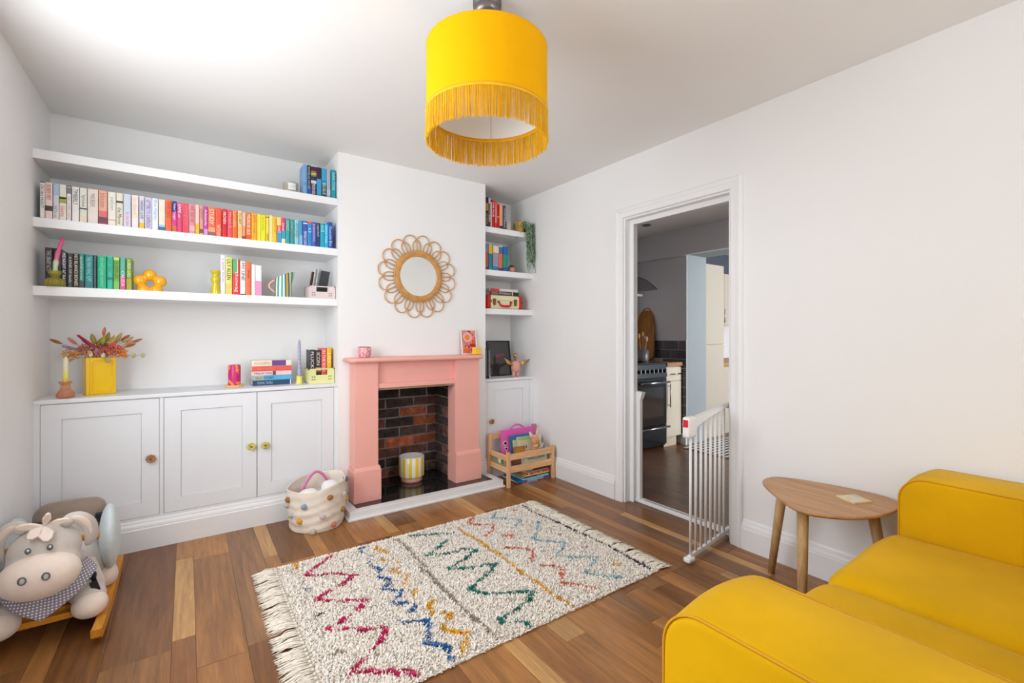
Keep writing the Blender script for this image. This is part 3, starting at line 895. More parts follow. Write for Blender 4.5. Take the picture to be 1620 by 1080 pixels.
# flat-lying books: spine towards the room
def flat_book(x0, x1, y0, y1, z0, z1, rgb, text, ink, label, group, rotz=0.0, tf=(.08, .6), bands=(), cat='book'):
    L = x1 - x0; D = y1 - y0; h = z1 - z0 - .0006
    r = thing('book', label, cat, ((x0 + x1) / 2, y0, z0 + .0003), rotz, group)
    t = .0018
    m = MB().box(-L / 2, L / 2, t + .0001, D, 0, t).box(-L / 2, L / 2, t + .0001, D, h - t, h).box(-L / 2, L / 2, -.001, t, 0, h)
    part('cover', m, M_cover, r, color=rgb, local=True)
    part('pages', MB().box(-L / 2 + .003, L / 2 - .003, t, D - .003, t, h - t), mat('book_pages_flat', (232, 222, 200), rough=.9, var=.06, vscale=3, stretch=(1, 1, 300)), r, local=True)
    for a, b, c in bands:
        part('spine_band', MB().box(-L / 2 + a * L, -L / 2 + b * L, -.0016, .0004, .02 * h, .98 * h), M_band, r, color=c, local=True)
    if text:
        a, b = tf
        M = frame_M((-L / 2 + L * (a + b) / 2, -.0021, h / 2), (1, 0, 0), (0, 0, 1))
        part('title', text_mb(text, L * (b - a), h * .55, M), M_ink, r, color=ink, local=True)
    return r
GS = 'pile of five books on the worktop'
z = .8435
for (hh, rgb, tx, ink, lab, tf, bands, dx) in [
    (.036, (36, 66, 104), 'NORMAL TRAVELS', (190, 196, 214), 'navy book at the bottom of the pile on the worktop', (.12, .5), [(.95, .98, (230, 232, 236))], .004),
    (.034, (86, 176, 218), 'SALLY ROONEY', (36, 60, 90), 'light blue book, second from the bottom of the pile', (.08, .54), [(.02, .3, (170, 190, 160))], .003),
    (.030, (238, 206, 208), 'Meg & Tilda', (70, 56, 66), 'pale pink book in the middle of the pile', (.06, .5), [(.52, .60, (110, 70, 70))], 0),
    (.036, (232, 94, 84), 'slow sunday', (240, 150, 110), 'coral red book, second from the top of the pile', (.12, .55), [], .002),
    (.040, (242, 232, 214), 'DOLLY ALDERTON', (230, 150, 50), 'cream book with a purple block on top of the pile', (.06, .46), [(.50, .86, (112, 70, 140))], 0)]:
    flat_book(.336 + dx, .566 + dx, 3.345, 3.47, z, z + hh - .003, rgb, tx, ink, lab, GS, tf=tf, bands=bands)
    z += hh - .003
# ------------------------------------------------------------------ shelf and worktop ornaments
def ang_mat(name, cols, rep, rough=.35, twist=0.0, coat=.3, ox=0.0):
    """Vertical printed stripes round a vessel, from the object's own coordinates."""
    if name in MATS: return MATS[name]
    m, nt, b, L = node_mat(name)
    N = nt.nodes
    tc = N.new('ShaderNodeTexCoord'); sp = N.new('ShaderNodeSeparateXYZ')
    L.new(tc.outputs['Object'], sp.inputs[0])
    at = N.new('ShaderNodeMath'); at.operation = 'ARCTAN2'
    L.new(sp.outputs[1], at.inputs[0]); L.new(sp.outputs[0], at.inputs[1])
    tw = N.new('ShaderNodeMath'); tw.operation = 'MULTIPLY_ADD'; tw.inputs[1].default_value = twist
    L.new(sp.outputs[2], tw.inputs[0]); L.new(at.outputs[0], tw.inputs[2])
    ma = N.new('ShaderNodeMath'); ma.operation = 'MULTIPLY_ADD'; ma.inputs[1].default_value = rep / (2 * pi); ma.inputs[2].default_value = 20.0 + ox
    L.new(tw.outputs[0], ma.inputs[0])
    fr = N.new('ShaderNodeMath'); fr.operation = 'FRACT'; L.new(ma.outputs[0], fr.inputs[0])
    r = N.new('ShaderNodeValToRGB'); r.color_ramp.interpolation = 'CONSTANT'
    e = r.color_ramp.elements
    while len(e) < len(cols): e.new(.5)
    for i, (p, c) in enumerate(cols):
        e[i].position = p; e[i].color = lin(c)
    L.new(fr.outputs[0], r.inputs[0]); L.new(r.outputs[0], b.inputs['Base Color'])
    b.inputs['Roughness'].default_value = rough; b.inputs['Coat Weight'].default_value = coat
    MATS[name] = m
    return m
def marble_mat(name, stops, scale=9, rough=.35, dist=2.5):
    if name in MATS: return MATS[name]
    m, nt, b, L = node_mat(name)
    N = nt.nodes
    tc = N.new('ShaderNodeTexCoord'); n = N.new('ShaderNodeTexNoise')
    n.inputs['Scale'].default_value = scale; n.inputs['Distortion'].default_value = dist; n.inputs['Detail'].default_value = 2
    L.new(tc.outputs['Object'], n.inputs['Vector'])
    r = N.new('ShaderNodeValToRGB'); e = r.color_ramp.elements
    while len(e) < len(stops): e.new(.5)
    for i, (p, c) in enumerate(stops):
        e[i].position = p; e[i].color = lin(c)
    L.new(n.outputs['Fac'], r.inputs[0]); L.new(r.outputs[0], b.inputs['Base Color'])
    b.inputs['Roughness'].default_value = rough
    MATS[name] = m
    return m
def grad_mat(name, stops, z0, z1, rough=.4):
    """Dip-dyed colour along the object's height."""
    if name in MATS: return MATS[name]
    m, nt, b, L = node_mat(name)
    N = nt.nodes
    tc = N.new('ShaderNodeTexCoord'); sp = N.new('ShaderNodeSeparateXYZ'); L.new(tc.outputs['Object'], sp.inputs[0])
    mr = N.new('ShaderNodeMapRange'); mr.inputs['From Min'].default_value = z0; mr.inputs['From Max'].default_value = z1
    L.new(sp.outputs[2], mr.inputs['Value'])
    r = N.new('ShaderNodeValToRGB'); e = r.color_ramp.elements
    while len(e) < len(stops): e.new(.5)
    for i, (p, c) in enumerate(stops):
        e[i].position = p; e[i].color = lin(c)
    L.new(mr.outputs[0], r.inputs[0]); L.new(r.outputs[0], b.inputs['Base Color'])
    b.inputs['Roughness'].default_value = rough
    b.inputs['Subsurface Weight'].default_value = .1
    MATS[name] = m
    return m

def jar_candle(name, label, loc, r, h, waxh, wax_rgb, tag=True, gl=(244, 240, 232)):
    t = thing(name, label, 'candle', loc)
    g = MB().lathe([(r * .96, 0), (r, .004), (r, h), (r - .003, h), (r - .003, .006), (0, .006)], 28)
    part('glass', g, glass('clear_glass', gl, mixf=.7), t, local=True)
    part('wax', MB().lathe([(r - .004, .0065), (r - .004, waxh), (0, waxh - .002)], 24), mat('wax_%d' % wax_rgb[2], wax_rgb, rough=.5), t, local=True)
    part('wick', MB().cyl((0, 0, waxh - .003), (0, 0, waxh + .012), .0012, n=6), mat('wick', (60, 50, 44)), t, local=True)
    if tag:
        m = MB()
        n = 8
        for i in range(n):
            a, b = radians(-118 + 56 * i / n), radians(-118 + 56 * (i + 1) / n)
            q = r + .0006
            m.add([(q * cos(a), q * sin(a), h * .3), (q * cos(b), q * sin(b), h * .3), (q * cos(b), q * sin(b), h * .86), (q * cos(a), q * sin(a), h * .86)], [(0, 1, 2, 3)])
        part('paper_label', m, mat('paper', (246, 244, 240), rough=.6), t, local=True)
        Mx = frame_M((r * cos(radians(-90)), -(r + .0018), h * .58), (1, 0, 0), (0, 0, 1))
        part('print', text_mb('soy candle', r * .7, h * .12, Mx), M_ink, t, color=(150, 146, 140), local=True)
    return t
jar_candle('jar_candle', 'clear glass jar candle with a white label on the top left shelf', (.555, 3.30, SZ[0]), .047, .078, .048, (242, 230, 206))
jar_candle('jar_candle', 'white jar candle between navy book and yellow plant pot', (2.268, 3.262, SR[0]), .026, .082, .070, (236, 232, 224), tag=False, gl=(236, 232, 226))

# green pressed-glass candlestick and its dip-dyed taper
c = (-.543, 3.218, SZ[2])
cs = MB().lathe([(.030, 0), (.036, .004), (.037, .012), (.034, .030), (.024, .042), (.015, .046), (.016, .052), (.024, .062), (.028, .078), (.024, .078), (.012, .060), (0, .058)], 32, c)
for i in range(20):
    a = 2 * pi * i / 20
    cs.tube([(c[0] + .037 * cos(a), c[1] + .037 * sin(a), c[2] + .004), (c[0] + .036 * cos(a), c[1] + .036 * sin(a), c[2] + .028), (c[0] + .024 * cos(a), c[1] + .024 * sin(a), c[2] + .043)], [.003, .003, .001], 5)
solo('candlestick', cs, glass('olive_glass', (226, 216, 110), mixf=.66), 'olive green ribbed glass candlestick on the lowest left shelf', 'candlestick', c)
p = [(c[0] + .030 * t * t, c[1], c[2] + .060 + .188 * t) for t in [i / 12 for i in range(13)]]
rr = [.0115 + .0018 * sin(i * 2.1) - .004 * (i / 12) for i in range(13)]
tp = MB().tube(p, rr, 12)
tp.tube([p[-1], (p[-1][0] + .002, p[-1][1], p[-1][2] + .012)], .0012, 5)
solo('taper_candle', tp, grad_mat('pink_mint_dip', [(0, (196, 222, 168)), (.34, (200, 222, 176)), (.42, (226, 120, 156)), (1, (222, 70, 130))], .06, .25), 'leaning wavy taper candle, mint green below and pink above', 'candle', c)

# flower-shaped ring vase
t = thing('flower_vase', 'orange-yellow glossy vase shaped as a puffy flower with a star-shaped hole', 'vase', (-.168, 3.25, SZ[2]))
m = MB()
for i in range(5):
    a = pi / 2 + 2 * pi * i / 5
    m.ball((.047 * cos(a), 0, .043 + .047 * sin(a)), (.0315, .028, .0315), 20, 14)
def fused(mb, vox=.007, sm=6):
    """One continuous skin from overlapping shapes."""
    me = mesh_of(mb)
    o = bpy.data.objects.new('tmp', me); COL.objects.link(o)
    r = o.modifiers.new('r', 'REMESH'); r.mode = 'VOXEL'; r.voxel_size = vox; r.use_smooth_shade = True
    s = o.modifiers.new('s', 'SMOOTH'); s.iterations = sm; s.factor = .5
    dg = bpy.context.evaluated_depsgraph_get()
    e = o.evaluated_get(dg)
    m2 = e.to_mesh()
    out = MB()
    out.v = [tuple(v.co) for v in m2.vertices]; out.f = [tuple(p.vertices) for p in m2.polygons]; out.sm = [True] * len(out.f)
    e.to_mesh_clear()
    bpy.data.objects.remove(o); bpy.data.meshes.remove(me)
    return out
m = fused(m, .0035, 4)
m.v = [(x, y, max(0.0, z)) for x, y, z in m.v]
part('petal_ring', m, mat('glossy_amber', (250, 176, 16), rough=.12, var=.03, coat=.6), t, local=True)
part('neck', MB().lathe([(.010, .108), (.010, .1175), (.0125, .1195), (.0085, .1195), (.008, .110)], 16), mat('glossy_amber'), t, local=True)

# tall yellow ceramic candle holder
c = (.139, 3.262, SZ[2])
solo('candle_holder', MB().lathe([(.026, 0), (.027, .004), (.020, .05), (.017, .066), (.022, .076), (.025, .088), (.022, .102), (.015, .112), (.020, .124), (.027, .134), (.027, .142), (.012, .142), (.011, .110), (0, .108)], 28, c),
     mat('mustard_glaze', (214, 192, 22), rough=.14, var=.05, coat=.6), 'mustard yellow turned candle holder left of the tall pale books', 'candle holder', c)

# striped jug
c = (.505, 3.262, SZ[2])
t = thing('jug', 'small jug with green, white and yellow vertical stripes and a pink loop handle', 'jug', c)
m = MB()
def jug(u, v):
    a = 2 * pi * u
    r = .050 - .006 * v + .002 * sin(v * 3)
    z = .145 * v
    ex = max(0, cos(a)) ** 6 * max(0, v - .55) * .055
    zz = z + (v ** 3) * .022 * cos(a)
    return ((r + ex) * cos(a), (r) * sin(a) * .8, zz)
m.grid(jug, 48, 14, closed_u=True)
m.grid(lambda u, v: (jug(1 - u, 1 - v)[0] * .93, jug(1 - u, 1 - v)[1] * .93, max(.003, jug(1 - u, 1 - v)[2] - .0005)), 48, 10, closed_u=True)
m.lathe([(.0495, 0), (0, 0.0005)], 24, sq=.8, cap=False)
part('body', m, ang_mat('jug_stripes', [(0, (236, 226, 214)), (.12, (66, 150, 132)), (.25, (214, 236, 230)), (.37, (80, 162, 140)), (.5, (226, 240, 238)), (.62, (50, 106, 110)), (.74, (226, 176, 60)), (.88, (40, 100, 96))], 3, ox=.35), t, local=True)
part('handle', MB().tube([(-.046 - .036 * sin(pi * i / 10), 0, .030 + .080 * (i / 10)) for i in range(11)], .006, 10), mat('pink_glaze', (240, 176, 166), rough=.25), t, local=True)

# folding crates
def crate(name, label, x0, x1, y0, y1, z0, h, rgb, slot=(60, 50, 40), group='small folding storage crates'):
    t = thing(name, label, 'crate', ((x0 + x1) / 2, (y0 + y1) / 2, z0), group=group)
    M_ = mat('crate_plastic_%d' % rgb[2], rgb, rough=.45, var=.02)
    w = x1 - x0; th = .004
    b = MB().box(x0, x1, y0, y1, z0, z0 + .004)
    part('base', b, M_, t)
    f = MB()
    # front: low wide window under the rim
    f.box(x0, x1, y0, y0 + th, z0, z0 + h * .56).box(x0, x0 + w * .28, y0, y0 + th, z0 + h * .56, z0 + h).box(x1 - w * .28, x1, y0, y0 + th, z0 + h * .56, z0 + h)
    f.box(x0 - .001, x1 + .001, y0 - .002, y0 + th, z0 + h * .92, z0 + h).box(x0 - .001, x1 + .001, y0 - .0015, y0 + th, z0, z0 + h * .1)
    f.box(x0 - .001, x0 + .006, y0 - .002, y0 + th, z0, z0 + h).box(x1 - .006, x1 + .001, y0 - .002, y0 + th, z0, z0 + h)
    part('front_panel', f, M_, t)
    for xx in (x0, x1 - th):
        s = MB().box(xx, xx + th, y0 + th, y1, z0, z0 + h)
        q = -.0015 if xx == x0 else .0015
        s.box(xx + q, xx + th + q, y0 + th, y1, z0 + h * .9, z0 + h)
        for i in range(4):
            yy = y0 + (y1 - y0) * (.12 + .24 * i)
            s.box(xx + q, xx + th + q, yy, yy + .006, z0, z0 + h)
        part('side_panel', s, M_, t)
    part('back_panel', MB().box(x0, x1, y1 - th, y1, z0, z0 + h), M_, t)
    sl = MB()
    for sx, sg in ((.14, 1), (.22, 1), (.78, -1), (.86, -1)):
        for zz in (.22, .40):
            cx = x0 + w * sx; dz = h * .11
            o = sg * -.004
            sl.add([(cx - o - .0022, y0 - .0007, z0 + h * zz), (cx - o + .0022, y0 - .0007, z0 + h * zz), (cx + o + .0022, y0 - .0007, z0 + h * zz + dz), (cx + o - .0022, y0 - .0007, z0 + h * zz + dz)], [(0, 1, 2, 3)])
    part('slot', sl, mat('slot_gap_%d' % slot[0], slot, rough=.8), t)
    return t
crate('storage_crate', 'small pale pink-grey folding crate holding magazines, lowest left shelf', .657, .823, 3.255, 3.40, SZ[2], .086, (226, 206, 204), (70, 60, 64))
crate('storage_crate', 'small pale yellow folding crate holding four books on the worktop', .660, .823, 3.272, 3.42, .8432, .100, (228, 226, 160), (84, 84, 50))
def magazine(loc, w, h, lean, rgb, label, bands, rz=-.9):
    r = thing('magazine', label, 'magazine', loc, rot=(0, lean, rz), group='magazines in the pink-grey crate')
    part('cover', MB().box(-.0018, .0018, 0, w, 0, h), M_cover, r, color=rgb, local=True)
    part('pages', MB().box(-.0008, .0008, .0005, w + .0012, .0012, h + .0012), M_pages, r, local=True)
    for a, b, c, d, col in bands:
        part('cover_picture', MB().box(-.0024, -.0017, a * w, b * w, c * h, d * h), M_band, r, color=col, local=True)
def mag_at(k):
    return (.664 + .0155 * k, 3.340 - .020 * k, SZ[2] + .0045)
magazine(mag_at(0), .085, .185, .20, (120, 96, 88), 'brown picture-covered magazine leaning in the pink-grey crate', [(.05, .95, .05, .95, (116, 88, 74)), (.4, .8, .3, .8, (186, 130, 104)), (.15, .35, .1, .6, (84, 66, 60))])
magazine(mag_at(1), .085, .200, .20, (236, 232, 230), 'white magazine with a grey picture, between brown and dark ones', [(.3, .8, .35, .6, (196, 180, 178))])
magazine(mag_at(2), .085, .206, .20, (230, 234, 236), 'pale magazine with a dark edge leaning behind the white one', [(.0, .08, 0, 1, (60, 66, 70))])
magazine(mag_at(3), .085, .19, .20, (70, 72, 78), 'charcoal magazine nearest the chimney breast in the crate', [(.2, .8, .2, .8, (96, 96, 104))])
GC = 'books standing in the yellow crate'
for (x0, x1, h, rgb, tx, ink, lab, bands, tf) in [
    (.671, .704, .225, (58, 50, 54), 'FLUCKY', (236, 232, 236), 'brown-black book with white capitals in the yellow crate', [(.06, .26, (66, 54, 60))], (.06, .66)),
    (.707, .744, .222, (44, 52, 46), 'ICON', (236, 214, 200), 'dark green-black book with a round gold emblem in the crate', [(.34, .46, (230, 160, 60))], (.08, .46)),
    (.746, .778, .236, (236, 92, 92), 'IN THE ROSE', (255, 220, 214), 'coral red book in the yellow crate', [(0, .25, (240, 110, 50))], (.06, .7)),
    (.781, .811, .236, (246, 186, 16), 'LIES', (255, 240, 170), 'amber yellow book at the right end of the yellow crate', [], (.1, .5))]:
    book(x0, x1, 3.300, .8475, h - .004, rgb, tx, ink, lab, GC, bands, depth=.11, tf=tf)

# orange glass candlestick with a yellow taper
c = (-.512, 3.265, .843)
cs = MB().lathe([(.026, 0), (.033, .006), (.034, .018), (.030, .034), (.020, .044), (.017, .047), (.022, .051), (.022, .055), (.017, .058), (.019, .066), (.028, .084), (.024, .084), (.012, .066), (0, .064)], 32, c)
for i in range(20):
    a = 2 * pi * i / 20
    cs.tube([(c[0] + .0335 * cos(a), c[1] + .0335 * sin(a), c[2] + .004), (c[0] + .034 * cos(a), c[1] + .034 * sin(a), c[2] + .02), (c[0] + .021 * cos(a), c[1] + .021 * sin(a), c[2] + .044)], [.0026, .0026, .001], 5)
solo('candlestick', cs, glass('orange_glass', (250, 212, 182), mixf=.74), 'small orange ribbed glass candlestick at the left end of the worktop', 'candlestick', c)
tp = MB().tube([(c[0], c[1], c[2] + .066), (c[0], c[1], c[2] + .10), (c[0] + .001, c[1], c[2] + .20), (c[0] + .001, c[1], c[2] + .212)], [.0115, .0115, .0105, .003], 14)
tp.tube([(c[0] + .001, c[1], c[2] + .21), (c[0] + .002, c[1], c[2] + .224)], .0012, 5)
solo('taper_candle', tp, grad_mat('yellow_cream_dip', [(0, (240, 220, 60)), (.35, (242, 228, 110)), (.62, (240, 230, 196)), (1, (240, 232, 214))], .07, .21), 'straight taper candle fading from yellow to cream', 'candle', c)

# yellow vase in the shape of a closed book
t = thing('book_vase', 'yellow ceramic vase shaped like a closed book with an embossed panel', 'vase', (-.39, 3.345, .843), radians(20))
Y_ = mat('yellow_ceramic', (246, 198, 14), rough=.3, var=.03, coat=.3)
m = MB()
hw, hd, hh = .062, .033, .203
m.box(-hw, hw, -hd, hd, 0, .01, .002)
m.box(-hw, hw, -hd, -hd + .006, .002, hh, .0018).box(-hw, hw, hd - .006, hd, .002, hh, .0018).box(-hw, -hw + .006, -hd + .002, hd - .002, .002, hh - .002, .0015).box(hw - .008, hw - .002, -hd + .002, hd - .002, .002, hh - .004, .0015)
part('body', m, Y_, t, local=True)
m = MB()
def rrect(w, h, r, n=5):
    o = []
    for cx, cz, a0 in ((w - r, h - r, 0), (-w + r, h - r, 90), (-w + r, -h + r, 180), (w - r, -h + r, 270)):
        for i in range(n + 1):
            a = radians(a0 + 90 * i / n); o.append((cx + r * cos(a), cz + r * sin(a)))
    return o
for w, h, r in ((.044, .086, .016), (.037, .079, .013)):
    m.tube([(x + .006, -hd - .0004, z + hh / 2) for x, z in rrect(w, h, r)], .0018, 6, closed=True)
m.tube([(-hw + .014, -hd - .0003, .004), (-hw + .014, -hd - .0003, hh - .004)], .0016, 6)
part('embossed_panel', m, Y_, t, local=True)
# dried bouquet in the vase, stem by stem
bq = thing('dried_bouquet', 'bouquet of dried orange, pink, mauve and olive flowers in the yellow book vase', 'bouquet', (-.39, 3.345, 1.012))
st_m = mat('dry_stem', (150, 128, 84), rough=.8)
def stem(tip, bend=.02):
    a = Vector((RND.uniform(-.035, .035), RND.uniform(-.014, .014), .0)); b = Vector(tip)
    mid = (a + b) / 2 + Vector((0, 0, bend))
    return [a, (a + mid) / 2 + Vector((0, 0, .006)), mid, b]
def stalk(kind, tip, rgb, mb_fn, ml=None):
    pts = stem(tip)
    m = MB().tube(pts, .0009, 5)
    o = part(kind, m, st_m, bq, local=True)
    h = MB(); d = (pts[3] - pts[2]).normalized()
    mb_fn(h, pts[3], d)
    part(kind + '_head', h, mat('dry_%d_%d_%d' % rgb, rgb, rough=.8, var=.18, vscale=90), o, local=True)
def leafblade(h, p, d, L=.05, w=.011):
    s = d.cross(Vector((0, 1, 0))).normalized()
    n = Vector((0, -1, 0))
    k = 7
    for i in range(k):
        pass
    vs = []; fs = []
    for i in range(k + 1):
        t = i / k; q = w * sin(pi * min(1, t * .92 + .04)) ** .8
        c = p + d * (L * t) + n * (.006 * sin(pi * t))
        vs += [c - s * q, c + n * q * .35, c + s * q]
    for i in range(k):
        a = 3 * i
        fs += [(a, a + 1, a + 4, a + 3), (a + 1, a + 2, a + 5, a + 4)]
    h.add(vs, fs, True); h.add([v - n * .0012 for v in vs], [f[::-1] for f in fs], True)
def tuft(h, p, d, L=.03, r=.012):
    h.tube([p + d * (L * i / 6) for i in range(7)], [r * sin(pi * (.12 + .86 * i / 6)) for i in range(7)], 8)
def plume(h, p, d, L=.07, r=.006, n=46):
    for i in range(n):
        t = i / n; c = p - d * (L * (1 - t) * .9)
        a = i * 2.4
        s = d.orthogonal().normalized(); s2 = d.cross(s)
        q = r * (1.1 - .7 * t)
        h.ball(c + s * q * cos(a) + s2 * q * sin(a), (.0032, .0032, .0032), 6, 4)
def cluster(h, p, d, R_=.022, n=26, b=.005):
    for i in range(n):
        v = Vector((RND.gauss(0, 1), RND.gauss(0, .7), RND.gauss(0, .8))).normalized() * R_ * RND.uniform(.4, 1)
        h.ball(p + v, b * RND.uniform(.7, 1.2), 6, 4)
LEAF = [(150, 100, 56), (140, 92, 40), (176, 110, 84), (190, 104, 88), (196, 124, 100), (176, 84, 60), (206, 150, 90), (206, 124, 110)]
for tip, k in [((-.165, 0, .118), 0), ((.125, -.02, .095), 1), ((.15, .02, .12), 2), ((.02, -.01, .165), 3), ((-.105, .01, .118), 4), ((-.06, .02, .12), 2), ((.10, .03, .135), 5), ((.075, .01, .14), 6), ((-.02, .0, .13), 7), ((.045, .02, .125), 6), ((.12, .0, .11), 7)]:
    stalk('leaf_stem', tip, LEAF[k], lambda h, p, d: leafblade(h, p - d * .02, d, .054, .0085))
for tip, rgb in [((-.022, -.02, .125), (150, 142, 62)), ((.018, -.03, .12), (166, 152, 56)), ((.075, .0, .13), (170, 160, 84)), ((-.002, .0, .11), (146, 130, 60)), ((.11, .02, .125), (176, 160, 96)), ((.03, .01, .135), (156, 140, 60)), ((.05, -.02, .115), (186, 160, 80))]:
    stalk('bud_stem', tip, rgb, lambda h, p, d: tuft(h, p - d * .02, d, .060, .0108))
for tip, rgb in [((-.085, -.02, .155), (184, 44, 92)), ((-.145, -.02, .098), (176, 146, 186)), ((-.01, -.035, .085), (190, 150, 186)), ((.06, -.03, .11), (226, 90, 100)), ((-.045, -.03, .12), (196, 64, 96)), ((.085, -.02, .10), (222, 84, 92)), ((-.075, -.02, .095), (186, 140, 176)), ((.03, -.035, .08), (230, 84, 100)), ((.075, -.03, .115), (232, 110, 120))]:
    stalk('celosia_stem', tip, rgb, lambda h, p, d: plume(h, p, d, .085, .0075, 60))
for tip, rgb in [((-.09, -.02, .055), (222, 150, 66)), ((-.115, .0, .035), (206, 156, 90)), ((.10, -.02, .05), (236, 130, 40)), ((-.05, -.03, .06), (206, 140, 104)), ((.055, -.03, .06), (220, 120, 90)), ((.02, -.03, .065), (196, 116, 90)), ((-.07, .02, .075), (208, 128, 86)), ((.07, .02, .07), (200, 120, 96)),
                 ((-.03, .01, .085), (196, 126, 90)), ((.0, -.02, .055), (210, 130, 110)), ((.04, .01, .09), (214, 110, 84)), ((-.125, -.01, .058), (222, 160, 76)), ((.085, -.01, .075), (226, 140, 70)), ((-.06, -.02, .09), (196, 120, 100)), ((.01, .01, .10), (186, 110, 80))]:
    stalk('strawflower', tip, rgb, lambda h, p, d: cluster(h, p, d, .026, 54, .0038))
for tip, rgb in [((-.03, -.04, .05), (222, 206, 170)), ((.02, -.045, .045), (206, 208, 180)), ((.04, -.05, .018), (176, 170, 130)), ((.145, -.01, .04), (176, 178, 130)), ((.185, 0, .04), (182, 180, 132)), ((-.035, -.04, .06), (226, 200, 160))]:
    stalk('seed_pod_stem', tip, rgb, lambda h, p, d: h.ball(p, (.0095, .007, .014), 10, 8))

# marbled candle on a wooden coaster
c = (.243, 3.372, .843)
solo('coaster', MB().lathe([(.050, 0), (.053, .003), (.053, .010), (.050, .012), (0, .012)], 32, c), mat('pale_wood', (234, 190, 120), rough=.5, var=.06, vscale=12), 'round pale wooden coaster under the marbled pink candle', 'coaster', c)
c2 = (c[0], c[1], c[2] + .0122)
solo('pillar_candle', MB().lathe([(.034, 0), (.035, .004), (.035, .124), (.033, .127), (0, .1265)], 32, c2), marble_mat('pink_orange_marble', [(.38, (206, 30, 110)), (.47, (214, 40, 116)), (.5, (252, 160, 120)), (.53, (244, 150, 66)), (.62, (240, 150, 60)), (.66, (206, 36, 108)), (.8, (190, 24, 90))], 7), 'pillar candle marbled in magenta and orange', 'candle', c2)
# twisted lilac candle in a yellow ring holder
c = (.612, 3.33, .843)
solo('candle_holder', MB().lathe([(.021, 0), (.023, .003), (.018, .008), (.0185, .048), (.020, .052), (.013, .052), (.012, .02), (0, .02)], 24, c), mat('pale_yellow_enamel', (240, 226, 112), rough=.3), 'small pale yellow candle holder left of the yellow crate', 'candle holder', c)
m = MB()
def twist(u, v):
    a = 2 * pi * u; z = .022 + .265 * v
    r = (.0105 - .002 * v) * (1 + .17 * cos(4 * (a + z * 60)))
    return (c[0] + r * cos(a), c[1] + r * sin(a), c[2] + z)
m.grid(twist, 24, 70, closed_u=True)
m.lathe([(.008, .286), (.0015, .290), (.0012, .30), (0, .30)], 8, c)
solo('taper_candle', m, mat('lilac_wax', (176, 176, 206), rough=.4, var=.02), 'twisted lilac-grey taper candle beside the yellow crate', 'candle', c)

# ------------------------------------------------------------------ mantel ornaments
c = (.978, 3.11, 1.0165)
t = thing('candle_glass', 'pink speckled glass candle pot at the left end of the mantel shelf', 'candle', c)
part('pot', MB().lathe([(.030, 0), (.036, .004), (.042, .024), (.044, .040), (.042, .060), (.040, .070), (.037, .070), (.039, .04), (.033, .010), (0, .010)], 28), marble_mat('pink_speckle', [(.40, (238, 190, 194)), (.5, (226, 130, 142)), (.56, (214, 92, 112)), (.64, (244, 214, 214))], 60, rough=.2, dist=.5), t, local=True)
part('wax', MB().lathe([(.036, .011), (.038, .045), (0, .045)], 20), mat('wax_pink', (238, 196, 196), rough=.5), t, local=True)
part('rim', MB().tube([(.0395 * cos(2 * pi * i / 24), .0395 * sin(2 * pi * i / 24), .070) for i in range(24)], .0022, 6, closed=True), mat('rose_metal', (170, 110, 118), rough=.3, metal=.6), t, local=True)
# framed print leaning on the chimney breast
t = thing('framed_print', 'small white-framed print of pink, orange and red shapes leaning on the mantel', 'picture', (1.822, 3.150, 1.0165), rot=(radians(-9), 0, 0))
fw, fh = .140, .200
m = MB()
for a, b, c_, d in ((-fw / 2, -fw / 2 + .009, 0, fh), (fw / 2 - .009, fw / 2, 0, fh), (-fw / 2 + .009, fw / 2 - .009, 0, .009), (-fw / 2 + .009, fw / 2 - .009, fh - .009, fh)):
    m.box(a, b, 0, .012, c_, d, .001)
part('frame', m, mat('frame_blush', (246, 226, 216), rough=.4), t, local=True)
part('artwork', MB().box(-fw / 2 + .008, fw / 2 - .008, .003, .006, .008, fh - .008), marble_mat('art_ground', [(.35, (112, 52, 66)), (.46, (222, 110, 96)), (.55, (236, 160, 160)), (.66, (150, 70, 60))], 26, dist=1.0), t, local=True)
def disc(cx, cz, r, y, n=20):
    return MB().add([(cx + r * cos(2 * pi * i / n), y, cz + r * sin(2 * pi * i / n)) for i in range(n)], [tuple(range(n))])
pr = MB()
for i in range(10):
    a = 2 * pi * i / 10; pr.add(disc(-.012 + .03 * cos(a), .137 + .03 * sin(a), .013, .0026 - .00004 * i).v, [tuple(range(20))])
part('pink_petals', pr, M_band, t, color=(240, 176, 190), local=True)
part('orange_disc', disc(-.014, .136, .023, .0020), M_band, t, color=(240, 140, 34), local=True)
part('red_block', MB().box(.004, .052, .0018, .003, .062, .086), M_band, t, color=(196, 20, 30), local=True)
part('orange_block', MB().box(-.048, .0, .0018, .003, .016, .052), M_band, t, color=(236, 110, 26), local=True)
part('coral_block', MB().box(.026, .058, .0019, .003, .088, .112), M_band, t, color=(228, 92, 40), local=True)
# yellow bubble cube candle
c = (1.838, 3.078, 1.0165)
m = MB()
for i in range(3):
    for j in range(3):
        for k in range(3):
            if 1 in (i, j, k) and i == j == k == 1: continue
            m.ball((c[0] + (i - 1) * .0185, c[1] + (j - 1) * .0185, c[2] + .0115 + k * .0175), .0118, 10, 8)
m.tube([(c[0], c[1], c[2] + .055), (c[0], c[1], c[2] + .066)], .001, 5)
solo('bubble_candle', m, mat('yellow_wax', (252, 206, 74), rough=.4, var=.03), 'yellow cube candle of round bubbles at the right end of the mantel', 'candle', c)

